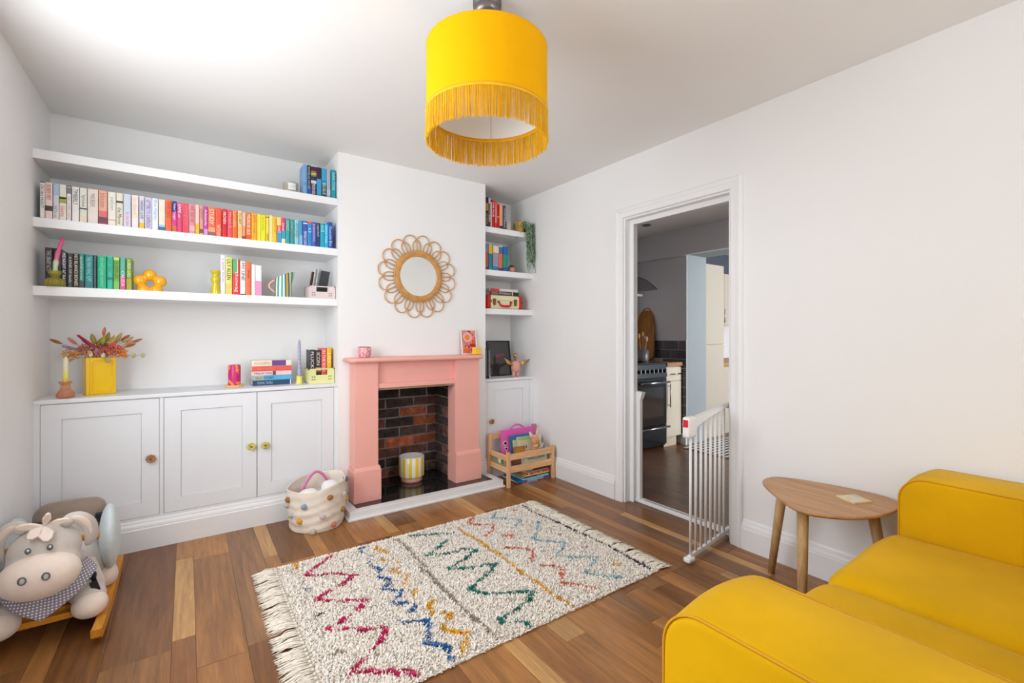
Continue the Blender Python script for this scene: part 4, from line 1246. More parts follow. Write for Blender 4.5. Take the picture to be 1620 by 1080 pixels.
# ------------------------------------------------------------------ rattan flower mirror
mc = Vector((1.403, 3.199, 1.603))
t = thing('rattan_mirror', 'round wall mirror in a flower-shaped rattan frame above the fireplace', 'mirror', mc)
M_rat = mat('rattan', (206, 152, 88), rough=.5, var=.16, vscale=30)
def pol(a, r, y): return (mc.x + r * sin(a), y, mc.z + r * cos(a))
gl = MB(); n = 48
gl.add([pol(2 * pi * i / n, .150, 3.183) for i in range(n)] + [pol(2 * pi * i / n, .150, 3.196) for i in range(n)],
       [tuple(range(n))[::-1], tuple(range(n, 2 * n))] + [(i, (i + 1) % n, n + (i + 1) % n, n + i) for i in range(n)])
m_gl = mat('mirror_glass', (236, 238, 238), rough=.02, metal=1.0, var=0)
part('mirror_glass', gl, m_gl, t)
for r, q, y in ((.153, .0075, 3.180), (.164, .0075, 3.178), (.175, .0075, 3.180), (.186, .006, 3.184)):
    part('rattan_ring', MB().tube([pol(2 * pi * i / 56, r, y) for i in range(56)], q, 8, closed=True), M_rat, t)
NP = 16
for k in range(NP):
    a0 = 2 * pi * (k + .36) / NP; w = pi / NP
    pts = [pol(a0 - w * .95, .182, 3.186), pol(a0 - w * .98, .215, 3.187), pol(a0 - w, .247, 3.188)]
    for i in range(1, 12):
        u = i / 12; aa = pi * u
        rr = .247 + .060 * sin(aa); ww = w * (-cos(aa)) * (1.0 + .06 * sin(aa))
        pts.append(pol(a0 + ww, rr, 3.188))
    pts += [pol(a0 + w, .247, 3.188), pol(a0 + w * .98, .215, 3.187), pol(a0 + w * .95, .182, 3.186)]
    part('outer_petal', MB().tube(pts, .0038, 7), M_rat, t)
    a1 = a0 + w
    pts = []
    for i in range(15):
        u = i / 14; aa = pi * u
        pts.append(pol(a1 - w * .72 * cos(aa) * (1 + .12 * sin(aa)), .184 + .082 * sin(aa) ** .75, 3.192))
    part('inner_petal', MB().tube(pts, .0034, 7), M_rat, t)
# ------------------------------------------------------------------ right alcove ornaments
# trailing plant
pc = Vector((2.392, 3.275, SR[0]))
t = thing('trailing_plant', 'string plant in a yellow pot, its green vines trailing down two shelves', 'plant', pc)
part('pot', MB().lathe([(.034, .004), (.040, .010), (.046, .05), (.048, .092), (.045, .094), (.042, .05), (0, .05)], 28), mat('ochre_pot', (234, 170, 28), rough=.4, var=.06), t, local=True)
part('saucer', MB().lathe([(.042, 0), (.046, .003), (.046, .007), (0, .006)], 24), mat('cork', (150, 104, 60), rough=.8, var=.2, vscale=60), t, local=True)
part('soil', MB().lathe([(.043, .086), (0, .09)], 20, cap=False), mat('soil', (66, 52, 40), rough=1), t, local=True)
rp = random.Random(5)
vine = MB(); lf = MB()
def leaflet(p, d, s):
    d = d.normalized(); u = d.orthogonal().normalized()
    u = (Matrix.Rotation(rp.uniform(0, 6.28), 3, d) @ u)
    n = d.cross(u)
    lf.add([p, p + d * s * .5 + u * s * .36 + n * s * .1, p + d * s, p + d * s * .5 - u * s * .36 + n * s * .1, p + d * s * .5 - n * s * .06],
           [(0, 1, 4), (1, 2, 4), (2, 3, 4), (3, 0, 4)], True)
for k in range(40):
    a = rp.uniform(0, 2 * pi); big = k < 28
    start = Vector((.036 * cos(a), .036 * sin(a), .09))
    out = Vector((rp.uniform(.025, .10), rp.uniform(-.105, -.062), .0)) if big else Vector((.065 * cos(a), min(.03, .065 * sin(a)), 0))
    L = rp.uniform(.20, .46) if big else rp.uniform(.04, .12)
    if not big and rp.random() < .4: L = .16
    x = start.copy()
    pts = [start, start * .7 + out * .3 + Vector((0, 0, rp.uniform(.01, .04))), start * .25 + out * .75 + Vector((0, 0, .015))]
    base = out + Vector((0, 0, .07)); nseg = int(L / .022) + 2
    dx, dy = rp.uniform(-.0008, .0012), rp.uniform(-.0012, .0012)
    for i in range(nseg):
        pts.append(base + Vector((dx * i + rp.uniform(-.004, .004), dy * i + rp.uniform(-.004, .004), -L * i / nseg)))
    for p in pts:
        p.x = min(p.x, XR - pc.x - .006)
    vine.tube(pts, .0011, 4)
    for i in range(1, len(pts)):
        for q in range(4 if big else 3):
            u = rp.random(); p = pts[i - 1].lerp(pts[i], u)
            d = Vector((rp.uniform(-1, 1), rp.uniform(-1, .6), rp.uniform(-.7, .6)))
            if p.x + pc.x > XR - .03: d.x = -abs(d.x)
            leaflet(p, d, rp.uniform(.012, .020))
part('vines', vine, mat('vine_stem', (120, 138, 104), rough=.7), t, local=True, kind='stuff')
part('leaves', lf, mat('sage_leaf', (150, 174, 146), rough=.55, var=.28, vscale=50), t, local=True, kind='stuff')
# little succulent
pc2 = (2.318, 3.29, SR[1])
t = thing('succulent', 'tiny green succulent in a salmon faceted pot on the middle right shelf', 'plant', pc2)
part('pot', MB().lathe([(.020, 0), (.033, .022), (.030, .045), (.026, .045), (.027, .035), (0, .036)], 9, smooth=False), mat('salmon_pot', (224, 142, 122), rough=.6), t, local=True)
for i in range(13):
    a = 2.4 * i; e = radians(20 + 5 * i)
    d = Vector((cos(a) * cos(e), sin(a) * cos(e), sin(e)))
    p0 = Vector((0, 0, .038))
    part('leaf', MB().tube([p0, p0 + d * .016, p0 + d * .03, p0 + d * .038], [.004, .008, .006, .001], 6, sq=.5), mat('succulent_leaf', (58, 104, 46), rough=.5, var=.2, vscale=40), t, local=True)
# suitcase
sx0, sx1, sy0, sy1, sz, sh = 2.040, 2.405, 3.245, 3.50, SR[2], .118
t = thing('suitcase', 'small cream vintage suitcase with red ends and brass latches', 'suitcase', ((sx0 + sx1) / 2, sy0, sz))
M_cream = mat('cream_vinyl', (230, 220, 180), rough=.5, var=.04, vscale=40, bump=.1, bscale=200)
M_red = mat('red_vinyl', (208, 20, 28), rough=.45, var=.04, bump=.1, bscale=200)
M_brs = mat('aged_brass', (120, 96, 52), rough=.4, metal=.8, var=.3, vscale=80)
part('shell', MB().pillow(sx0, sx1, sy0, sy1, sz + .001, sz + sh, .018, 8), M_cream, t)
part('lid_seam', MB().box(sx0 - .0006, sx1 + .0006, sy0 - .0008, sy1, sz + sh * .62, sz + sh * .635), mat('seam', (150, 140, 110)), t)
for a, b in ((sx0 - .002, sx0 + .045), (sx1 - .045, sx1 + .002)):
    part('red_corner', MB().pillow(a, b, sy0 - .003, sy1 + .002, sz, sz + sh + .002, .017, 8), M_red, t)
part('side_panel', MB().box(sx0 - .004, sx0, sy0 + .05, sy1 - .05, sz + .012, sz + sh - .012, .002), M_cream, t)
for xx in (sx0 + .070, sx1 - .078):
    lm = MB().prism([(xx - .014, sz + .075), (xx + .014, sz + .075), (xx + .014, sz + .045), (xx + .008, sz + .030), (xx - .008, sz + .030), (xx - .014, sz + .045)], 'Y', sy0 - .006, sy0 + .002)
    lm.box(xx - .015, xx + .015, sy0 - .008, sy0, sz + .072, sz + .086, .001)
    part('latch', lm, M_brs, t)
for xx in (sx0 + .113, sx1 - .125):
    part('handle_bracket', MB().box(xx - .012, xx + .012, sy0 - .006, sy0 + .002, sz + .052, sz + .068, .001), M_brs, t)
part('handle', MB().tube([(sx0 + .113, sy0 - .006, sz + .058), (sx0 + .125, sy0 - .012, sz + .032), (sx0 + .15, sy0 - .014, sz + .024), (sx1 - .16, sy0 - .014, sz + .024), (sx1 - .137, sy0 - .012, sz + .032), (sx1 - .125, sy0 - .006, sz + .058)], [.006, .008, .010, .010, .008, .006], 10), M_red, t)
for xx in (sx0 + .030, sx1 - .012):
    part('end_clasp', MB().box(xx - .014, xx + .012, sy0 - .006, sy0, sz + .055, sz + .072, .001), M_brs, t)
GU = 'books lying on the suitcase'
flat_book(2.083, 2.378, 3.27, 3.46, sz + sh + .0022, sz + sh + .034, (44, 40, 40), 'THE WONDER BOOK', (226, 222, 214), 'black book with white spine lettering lying on the suitcase', GU, tf=(.30, .72), bands=[(.05, .28, (128, 112, 86)), (.76, .80, (220, 190, 120))], rotz=-.02)
flat_book(2.083, 2.372, 3.275, 3.47, sz + sh + .0345, sz + sh + .058, (224, 216, 210), '', (0, 0, 0), 'pale grey book with a red corner, on the black book', GU, bands=[(.02, .34, (212, 56, 66)), (.34, .37, (240, 190, 190))], rotz=-.03)

# albums, black frame and winged figure
for k, (xx, rgb, lab) in enumerate([(2.047, (30, 30, 34), 'black album standing against the chimney breast edge'), (2.067, (34, 40, 40), 'black-green album with a silver binding line, beside the other albums')]):
    r = thing('album', lab, 'album', (xx, 3.268, .8055), group='albums on the right cabinet')
    part('cover', MB().box(-.009, -.006, 0, .22, 0, .255).box(.006, .009, 0, .22, 0, .255).box(-.009, .009, -.001, .002, 0, .255), M_cover, r, color=rgb, local=True)
    part('pages', MB().box(-.006, .006, .002, .215, .003, .25), M_pages, r, local=True)
    part('binding_line', MB().box(-.0015, .0015, -.0025, -.0005, .02, .24), M_band, r, color=(150, 160, 160), local=True)
r = thing('album', 'slim white album with grey patterned spine, left of the black frame', 'album', (2.088, 3.28, .8055), group='albums on the right cabinet', rot=(0, -.03, 0))
part('cover', MB().box(-.006, .006, 0, .21, 0, .236, .001), M_cover, r, color=(206, 200, 204), local=True)
part('spine_band', MB().box(-.0055, .0055, -.0012, .0006, .03, .14), M_band, r, color=(176, 140, 156), local=True)
t = thing('framed_print', 'black frame with small pink lettering leaning in the right alcove', 'picture', (2.293, 3.42, .8055), rot=(radians(-7), 0, 0))
fw, fh = .245, .315
m = MB()
for a, b, c_, d in ((-fw / 2, -fw / 2 + .010, 0, fh), (fw / 2 - .010, fw / 2, 0, fh), (-fw / 2 + .01, fw / 2 - .01, 0, .010), (-fw / 2 + .01, fw / 2 - .01, fh - .010, fh)):
    m.box(a, b, 0, .02, c_, d, .001)
part('frame', m, mat('black_frame', (22, 20, 22), rough=.35), t, local=True)
part('print', MB().box(-fw / 2 + .009, fw / 2 - .009, .006, .012, .009, fh - .009), mat('print_black', (58, 54, 54), rough=.1, coat=.8, var=.05), t, local=True)
part('lettering', text_mb('PARTY', .085, .034, frame_M((.012, .0052, .178), (1, 0, 0), (0, 0, 1))), M_ink, t, color=(214, 70, 128), local=True)
part('lettering', text_mb('people', .06, .008, frame_M((0, .0052, .150), (1, 0, 0), (0, 0, 1))), M_ink, t, color=(140, 56, 92), local=True)
# pink pot-bodied figure with gold wings
ac = Vector((2.352, 3.275, .8055))
t = thing('winged_figure', 'pink pot-bellied figurine with gold head and spread gold wings', 'figurine', ac)
M_fp = mat('figure_pink', (232, 164, 150), rough=.5)
M_gold = mat('gold', (206, 160, 90), rough=.25, metal=1.0, var=.06)
m = MB().lathe([(0, .04), (.026, .042), (.038, .055), (.041, .085), (.036, .120), (.026, .136), (.014, .140), (0, .140)], 24)
m.tube([(-.020, 0, .055), (-.021, 0, .02), (-.021, -.002, 0)], [.015, .0135, .013], 12)
m.tube([(.020, 0, .055), (.021, 0, .02), (.021, -.002, 0)], [.015, .0135, .013], 12)
part('body', m, M_fp, t, local=True)
hm_ = MB().lathe([(.010, .138), (.009, .158), (.013, .168), (.017, .182), (.014, .196), (.006, .203), (0, .204)], 18)
hm_.ball((0, -.016, .183), (.003, .003, .004), 8, 6)
for i in range(14):
    a = pi * i / 13
    hm_.ball((.013 * cos(a), .003, .188 + .014 * sin(a)), .0055, 8, 6)
part('head', hm_, M_gold, t, local=True)
def wing(sg, tipx, tipz):
    w = MB()
    for j in range(4):
        q = j / 3
        a = Vector((sg * .034, 0, .118 - .012 * q)); b = Vector((sg * (.034 + (tipx - .034) * (1 - .25 * q)), -.012, .118 + (tipz - .118) * (1 - .55 * q) - .01 * q))
        mid = (a + b) / 2 + Vector((0, -.006, -.004))
        w.tube([a, mid, b], [.008, .0075, .0015], 8, sq=.45)
    w.ball((sg * .04, -.004, .116), (.012, .009, .011), 10, 8)
    return w
part('wing', wing(-1, .130, .165), M_gold, t, local=True)
part('wing', wing(1, .150, .152), M_gold, t, local=True)

# ------------------------------------------------------------------ striped pot on the hearth
c = (1.41, 3.335, HZ + .0035)
t = thing('striped_pot', 'yellow and white striped plant pot with a pink foot standing on the hearth', 'plant pot', c)
part('pot', MB().lathe([(.080, .028), (.094, .040), (.096, .048), (.096, .185), (.093, .188), (.088, .185), (.088, .05), (0, .05)], 40), ang_mat('pot_stripes', [(0, (248, 206, 40)), (.5, (242, 240, 230))], 12, rough=.25, ox=.2), t, local=True)
part('rim', MB().tube([(.092 * cos(2 * pi * i / 40), .092 * sin(2 * pi * i / 40), .187) for i in range(40)], .004, 8, closed=True), mat('pot_white', (236, 234, 226), rough=.3), t, local=True)
part('inside', MB().lathe([(.0878, .186), (.0876, .06), (0, .06)], 32, cap=False), mat('pot_white'), t, local=True)
part('foot', MB().lathe([(.076, 0), (.080, .003), (.080, .028), (.076, .030), (0, .030)], 36), mat('pot_pink', (226, 160, 150), rough=.35), t, local=True)

# ------------------------------------------------------------------ children's book rack
M_beech = wood('beech', (238, 188, 138), dark=.9, axis='X', rough=.5)
M_beech_z = wood('beech_upright', (236, 184, 134), dark=.9, axis='Z', rough=.5)
rx0, rx1, ry0, ry1 = 2.010, 2.452, 2.890, 3.165
t = thing('book_rack', 'low beech wood children\'s book rack standing right of the hearth', 'book rack', ((rx0 + rx1) / 2, (ry0 + ry1) / 2, 0))
def taper_leg(x, y, h, y_top):
    m = MB()
    w = .012
    pts = [(-w, -w), (w, -w), (w, w), (-w, w)]
    m.add([(x + a * .95, y + b * .95, 0) for a, b in pts] + [(x + a, y_top + b, h) for a, b in pts], [(3, 2, 1, 0), (4, 5, 6, 7), (0, 1, 5, 4), (1, 2, 6, 5), (2, 3, 7, 6), (3, 0, 4, 7)])
    return m
for x, y, h, yt in ((rx0, ry0, .268, ry0 + .006), (rx1, ry0, .268, ry0 + .006), (rx0, ry1 + .004, .372, ry1 - .01), (rx1, ry1 + .004, .372, ry1 - .01)):
    part('leg', taper_leg(x, y, h, yt), M_beech_z, t)
for z0, z1 in ((.205, .252), (.108, .158)):
    part('front_rail', MB().box(rx0 + .011, rx1 - .011, ry0 - .003, ry0 + .012, z0, z1, .002), M_beech, t)
part('back_rail', MB().box(rx0 + .011, rx1 - .011, ry1 - .005, ry1 + .010, .318, .358, .002), M_beech, t)
part('back_rail', MB().box(rx0 + .011, rx1 - .011, ry1 - .006, ry1 + .008, .135, .172, .002), M_beech, t)
for x in (rx0, rx1):
    for z0, z1 in ((.200, .240), (.108, .148)):
        part('side_rail', MB().box(x - .007, x + .007, ry0 + .010, ry1 - .004, z0, z1, .002), wood('beech_side', (238, 188, 138), dark=.9, axis='Y', rough=.5), t)
part('base_board', MB().box(rx0 + .008, rx1 - .008, ry0 + .012, ry1 - .008, .112, .120), M_beech, t)

def rack_book(x, y, w, h, rgb, label, lean=-.14, rz=0.0, pics=(), words=(), th=.008, z0=.1205):
    r = thing('picture_book', label, 'book', (x, y, z0), rot=(lean, 0, rz), group='books in the beech rack')
    part('cover', MB().box(-w / 2, w / 2, 0, .0016, 0, h).box(-w / 2, w / 2, th - .0016, th, 0, h).box(-w / 2 - .0006, -w / 2 + .0012, 0, th, 0, h), M_cover, r, color=rgb, local=True)
    part('pages', MB().box(-w / 2, w / 2 - .002, .0016, th - .0016, .002, h - .002), M_pages, r, local=True)
    for i, (px, pz, pw, ph, c) in enumerate(pics):
        n = 18
        part('cover_picture', MB().add([(px * w + pw * w * cos(2 * pi * k / n), -.0008 - .0003 * i, pz * h + ph * h * sin(2 * pi * k / n)) for k in range(n)], [tuple(range(n))]), M_band, r, color=c, local=True)
    for tx, px, pz, pw, ph, c in words:
        part('title', text_mb(tx, pw * w, ph * h, frame_M((px * w, -.0022, pz * h), (1, 0, 0), (0, 0, 1))), M_ink, r, color=c, local=True)
    return r
# pink carry case with a handle, at the back
r = thing('carry_case', 'bright pink children\'s carry case with a loop handle, at the back of the rack', 'case', (2.262, 3.085, .1205), rot=(-.12, 0, 0))
M_pc = mat('pink_card', (236, 98, 186), rough=.4, var=.04)
part('panel', MB().box(-.168, .168, 0, .022, 0, .272, .008), M_pc, r, local=True)
part('handle', MB().tube([(-.075 + .15 * i / 12, .011, .268 + .034 * sin(pi * i / 12)) for i in range(13)], .0075, 8), M_pc, r, local=True)
for i, (px, pz) in enumerate(((-.135, .165), (-.132, .118))):
    part('sticker', MB().prism([(px + .020 * cos(2 * pi * k / 20), pz + .020 * sin(2 * pi * k / 20)) for k in range(20)] if i == 0 else [(px - .02, pz + .018), (px + .022, pz + .016), (px + .004, pz - .026)], 'Y', -.0008, .0002), M_band, r, color=(250, 226, 190), local=True)
    part('sticker_mark', MB().prism([(px + .013 * cos(2 * pi * k / 20), pz + .013 * sin(2 * pi * k / 20)) for k in range(20)] if i == 0 else [(px - .012, pz + .012), (px + .013, pz + .01), (px + .003, pz - .014)], 'Y', -.0014, -.0006), M_band, r, color=(30, 26, 30), local=True)
r = thing('picture_book', 'mauve-pink book standing at the right rear corner of the rack', 'book', (2.445, 3.10, .1205), rot=(-.1, 0, 0), group='books in the beech rack')
part('cover', MB().box(-.022, .022, 0, .02, 0, .285, .002), M_cover, r, color=(206, 124, 160), local=True)
rack_book(2.277, 3.055, .235, .226, (54, 132, 176), 'blue picture book in front of the pink carry case', pics=[(0, .6, .3, .2, (70, 150, 190))])
rack_book(2.238, 3.020, .150, .196, (222, 226, 176), 'pale lime picture book with a mint drawing', pics=[(.12, .55, .3, .32, (150, 214, 196)), (.1, .9, .2, .06, (70, 110, 60)), (.2, .5, .14, .2, (96, 180, 170))])
rack_book(2.196, 2.985, .118, .150, (178, 116, 62), 'low brown picture book at the front left of the rack', pics=[(0, .75, .42, .2, (200, 140, 60))], words=[('going on', 0, .5, .6, .08, (90, 50, 24))])
rack_book(2.255, 2.985, .155, .222, (214, 204, 170), 'cream book with a faint animal drawing, right of the brown one', pics=[(.0, .93, .46, .06, (170, 196, 130)), (.06, .62, .04, .06, (96, 104, 96)), (0, .3, .35, .2, (206, 190, 160))], rz=-.05)
rack_book(2.385, 3.022, .135, .212, (232, 230, 196), 'pale yellow book with a gold blob behind the toy bunny', pics=[(.22, .62, .16, .17, (214, 180, 40)), (-.12, .70, .12, .04, (70, 70, 80)), (-.12, .82, .14, .03, (70, 70, 80))])
rack_book(2.300, 2.918, .235, .104, (206, 212, 178), 'low sage book with two lines of dark capitals behind the front rails', lean=-.06, words=[('SOMEONE FOR', 0, .86, .72, .15, (70, 70, 66)), ('WILLIAM', 0, .58, .72, .2, (70, 70, 66))], z0=.1206)
rack_book(2.115, 2.925, .085, .095, (120, 84, 60), 'small chocolate brown board book behind the left of the front rails', lean=-.05, pics=[(0, .3, .4, .1, (96, 64, 48))])
rack_book(2.172, 2.926, .022, .098, (226, 202, 206), 'narrow pink-white board book between the brown and sage books', lean=-.05)
rack_book(2.052, 2.93, .03, .10, (132, 150, 172), 'narrow grey-blue board book at the left front corner of the rack', lean=-.05)
rack_book(2.428, 2.93, .02, .10, (112, 104, 120), 'narrow grey-violet board book at the right front corner of the rack', lean=-.05)
r = thing('picture_book', 'green picture-covered book lying in the left end of the rack', 'book', (2.024, 3.04, .1205), rot=(0, 0, 0), group='books in the beech rack')
part('cover', MB().box(-.003, .003, -.09, .09, 0, .10), M_cover, r, color=(150, 160, 120), local=True)
for yy, c in ((-.05, (96, 130, 84)), (-.01, (226, 224, 210)), (.05, (140, 150, 116))):
    part('cover_picture', MB().prism([(yy + .02 * cos(2 * pi * k / 14), .06 + .026 * sin(2 * pi * k / 14)) for k in range(14)], 'X', -.0036, -.0028), M_band, r, color=c, local=True)
# toy bunny and plush star leaning in the rack
t = thing('toy_bunny', 'tan soft toy bunny with long ears sitting among the rack books', 'soft toy', (2.325, 2.965, .121))
M_bun = mat('tan_plush', (222, 158, 108), rough=.9, sheen=.5, var=.06, vscale=60, bump=.3, bscale=300)
M_bun2 = mat('cream_plush', (240, 214, 190), rough=.9, sheen=.5, var=.05, vscale=60, bump=.3, bscale=300)
b = MB().ball((0, .0, .118), (.030, .020, .045), 16, 12).ball((0, -.004, .186), (.040, .030, .036), 18, 14)
b.ball((-.03, -.012, .10), (.011, .011, .032), 10, 8).ball((.03, -.012, .10), (.011, .011, .032), 10, 8)
b.ball((-.018, -.006, .04), (.014, .014, .045), 10, 8).ball((.018, -.006, .04), (.014, .014, .045), 10, 8)
part('body', b, M_bun, t, local=True)
part('scarf', MB().ball((0, -.014, .148), (.022, .014, .010), 12, 8), M_bun2, t, local=True)
for sx, tx, tz in ((-.018, -.058, .262), (.016, .030, .294)):
    part('ear', MB().tube([(sx, 0, .205), (sx * .4 + tx * .6, -.004, .205 + (tz - .205) * .5), (tx, -.002, tz)], [.010, .019, .008], 10, sq=.4), M_bun2, t, local=True)
fm = MB()
for sx in (-.014, .014): fm.ball((sx, -.0315, .192), (.003, .002, .0035), 8, 6)
fm.ball((0, -.034, .180), (.004, .002, .003), 8, 6)
part('face', fm, mat('stitch_black', (50, 40, 38)), t, local=True)
sm = MB()
pts = []
for k in range(10):
    a = pi / 2 + 2 * pi * k / 10; q = .058 if k % 2 == 0 else .030
    pts.append((q * cos(a), .062 + q * sin(a)))
for yy, s in ((-.012, .9), (0, 1.0), (.012, .9)):
    pass
vs = [(x * .86, -.014, .062 + (z - .062) * .86) for x, z in pts] + [(x, 0, z) for x, z in pts] + [(x * .86, .014, .062 + (z - .062) * .86) for x, z in pts]
fs_ = [tuple(range(10)), tuple(range(20, 30))[::-1]] + [(i, (i + 1) % 10, 10 + (i + 1) % 10, 10 + i) for i in range(10)] + [(10 + i, 10 + (i + 1) % 10, 20 + (i + 1) % 10, 20 + i) for i in range(10)]
sm.add(vs, fs_, True)
solo('star_cushion', sm, mat('star_plush', (226, 222, 226), rough=.9, sheen=.4, var=.06, vscale=40), 'white star-shaped soft toy at the right front of the rack', 'soft toy', (2.405, 2.962, .165), local=True)
# books lying on the floor beneath the rack
GF = 'books lying on the floor under the rack'
z = 0.0
for (hh, rgb, tx, lab, x0, x1, y0, y1, rz, bands) in [
    (.012, (206, 70, 60), '', 'thin red-edged book at the bottom of the floor pile', 2.16, 2.435, 2.90, 3.10, .05, [(.1, .5, (150, 160, 190))]),
    (.014, (30, 110, 176), '', 'large blue book sticking out left under the rack', 2.10, 2.425, 2.90, 3.12, -.02, [(.30, .8, (150, 200, 214))]),
    (.010, (176, 214, 226), '', 'pale aqua book in the floor pile', 2.16, 2.42, 2.905, 3.10, .0, []),
    (.014, (30, 92, 140), '', 'dark blue book in the middle of the floor pile', 2.17, 2.43, 2.91, 3.11, .03, [(.5, .9, (60, 140, 170))]),
    (.010, (238, 200, 70), '', 'yellow edged book above the dark blue one on the floor', 2.175, 2.43, 2.905, 3.10, .02, []),
    (.012, (214, 76, 50), 'STORIES', 'vermilion book with white flecks near the top of the floor pile', 2.185, 2.435, 2.905, 3.10, .02, [(.1, .15, (250, 230, 220)), (.6, .64, (250, 230, 220))]),
    (.012, (176, 140, 112), '', 'brown book on top of the floor pile under the rack', 2.19, 2.43, 2.91, 3.10, .05, []),
]:
    flat_book(x0, x1, y0, y1, z + .0004, z + hh, rgb, tx, (250, 236, 226), lab, GF, rotz=rz, tf=(.2, .55), bands=bands)
    z += hh
flat_book(2.165, 2.275, 2.925, 3.05, z + .0004, z + .010, (232, 226, 210), '', (0, 0, 0), 'small cream booklet on top of the floor pile, left side', GF, rotz=.12)

# ------------------------------------------------------------------ pompom basket
bc = Vector((.657, 3.022, 0))
M_cot = mat('cotton_canvas', (242, 230, 214), rough=.9, var=.04, vscale=30, bump=.25, bscale=180)
t = thing('toy_basket', 'cream cotton basket dotted with coloured felt balls, left of the hearth', 'basket', bc)
def bk(u, v, q=1.0):
    a = 2 * pi * u; z = .262 * v
    r = .163 + .004 * v - .012 * (1 - v) ** 3 + .0022 * sin(v * 30 + 1.6 * sin(2 * a) + 2 * sin(a)) * (1 - v * .5) + .002 * sin(3 * a + 5 * v) + .004 * noise.noise((cos(a) * 2.5, sin(a) * 2.5, v * 5))
    zz = z + v * (.022 * cos(a - .3)) + v * .004 * sin(4 * a)
    return (bc.x + r * q * cos(a), bc.y + r * q * sin(a) , max(zz, .002))
m = MB().grid(lambda u, v: bk(u, v), 64, 34, closed_u=True)
m.grid(lambda u, v: bk(1 - u, 1 - v * .97, .965), 64, 20, closed_u=True)
m.add([(bc.x + .145 * cos(2 * pi * i / 40), bc.y + .145 * sin(2 * pi * i / 40), .003) for i in range(40)], [tuple(range(40))])
m.tube([Vector(bk(i / 64, 1.0, .983)) for i in range(64)], .0035, 6, closed=True)
part('body', m, M_cot, t)
for (px, py_, rgb) in []:
    pass
poms = [(-168, .80, (160, 108, 62)), (-126, .69, (146, 168, 186)), (-77, .77, (168, 112, 52)), (-40, .70, (212, 204, 188)), (-6, .90, (120, 118, 140)),
        (-162, .43, (196, 190, 180)), (-137, .33, (226, 166, 52)), (-92, .38, (206, 196, 200)), (-42, .36, (170, 120, 48)), (-6, .46, (220, 172, 62)),
        (-110, .07, (196, 190, 172)), (-67, .11, (206, 112, 98)), (30, .5, (150, 168, 186)), (90, .6, (214, 120, 100)), (140, .5, (226, 180, 60)), (180, .62, (196, 190, 180))]
for k, (deg, v, rgb) in enumerate(poms):
    p = Vector(bk((deg % 360) / 360, v)); n = Vector((cos(radians(deg)), sin(radians(deg)), 0))
    b = MB(); rr = random.Random(k)
    b.ball(p + n * .004, .0165, 12, 9)
    for q in range(34):
        d = Vector((rr.gauss(0, 1), rr.gauss(0, 1), rr.gauss(0, 1))).normalized()
        b.ball(p + n * .004 + d * .0150, .004, 5, 4)
    part('felt_ball', b, mat('felt_%d_%d_%d' % rgb, rgb, rough=.95, sheen=.5, var=.15, vscale=120), t)
part('lining', MB().lathe([(.145, .006), (.145, .0065), (0, .0066)], 30, (bc.x, bc.y, 0)), M_cot, t)
# what lies in the basket
hp = [(bc.x - .085 + .20 * (i / 16) , bc.y + .075 + .02 * i / 16, .165 + .135 * sin(pi * i / 16)) for i in range(17)]
solo('toy_hoop', MB().tube(hp, .0085, 10), mat('pink_plush', (222, 120, 170), rough=.8, sheen=.5, var=.06, vscale=60), 'pink padded hoop handle poking out of the cotton basket', 'toy', (bc.x, bc.y, .10))
M_wp = mat('white_plush', (246, 242, 240), rough=.9, sheen=.4, var=.03)
solo('soft_toy', MB().pillow(bc.x - .115, bc.x + .005, bc.y - .10, bc.y + .02, .10, .235, .05, 8), M_wp, 'white soft toy in the left of the cotton basket', 'soft toy', (bc.x - .05, bc.y - .04, .10))
solo('soft_toy', MB().pillow(bc.x + .02, bc.x + .12, bc.y - .09, bc.y + .03, .12, .262, .045, 8), M_wp, 'white soft toy in the right of the cotton basket', 'soft toy', (bc.x + .06, bc.y - .03, .12))
# ------------------------------------------------------------------ pendant lamp
lc = Vector((.905, 1.440, 0))
LR = .2215
LZ0, LZ1 = 1.980, 2.210
t = thing('pendant_lamp', 'mustard yellow velvet drum lampshade with a long fringe hanging from the ceiling', 'lamp', (lc.x, lc.y, LZ0))
M_velvet = mat('yellow_velvet_shade', (246, 178, 0), rough=.85, spec=.15, var=.02, vscale=14)
M_fringe = mat('fringe_yarn', (252, 190, 0), rough=.6, var=.05, vscale=60)
part('shade', MB().grid(lambda u, v: (lc.x + LR * cos(2 * pi * u), lc.y + LR * sin(2 * pi * u), LZ0 + (LZ1 - LZ0) * v), 96, 8, closed_u=True), M_velvet, t)
ri = LR - .004
part('liner', MB().grid(lambda u, v: (lc.x + ri * cos(2 * pi * u), lc.y + ri * sin(2 * pi * u), LZ1 - (LZ1 - LZ0) * v), 96, 4, closed_u=True), mat('shade_liner', (240, 238, 234), rough=.6, var=.01), t)
for z, q in ((LZ0, .0040), (LZ1, .0018)):
    part('trim_ring', MB().tube([(lc.x + (LR - .001) * cos(2 * pi * i / 96), lc.y + (LR - .001) * sin(2 * pi * i / 96), z) for i in range(96)], q, 8, closed=True), mat('trim_ochre', (226, 164, 0), rough=.6), t)
rr = random.Random(3)
m = MB()
hdr = LR + .0015
m.grid(lambda u, v: (lc.x + hdr * cos(2 * pi * u), lc.y + hdr * sin(2 * pi * u), LZ0 - .010 + .012 * v), 96, 1, closed_u=True)
m.grid(lambda u, v: (lc.x + (hdr - .003) * cos(2 * pi * u), lc.y + (hdr - .003) * sin(2 * pi * u), LZ0 + .002 - .012 * v), 96, 1, closed_u=True)
NS = 960
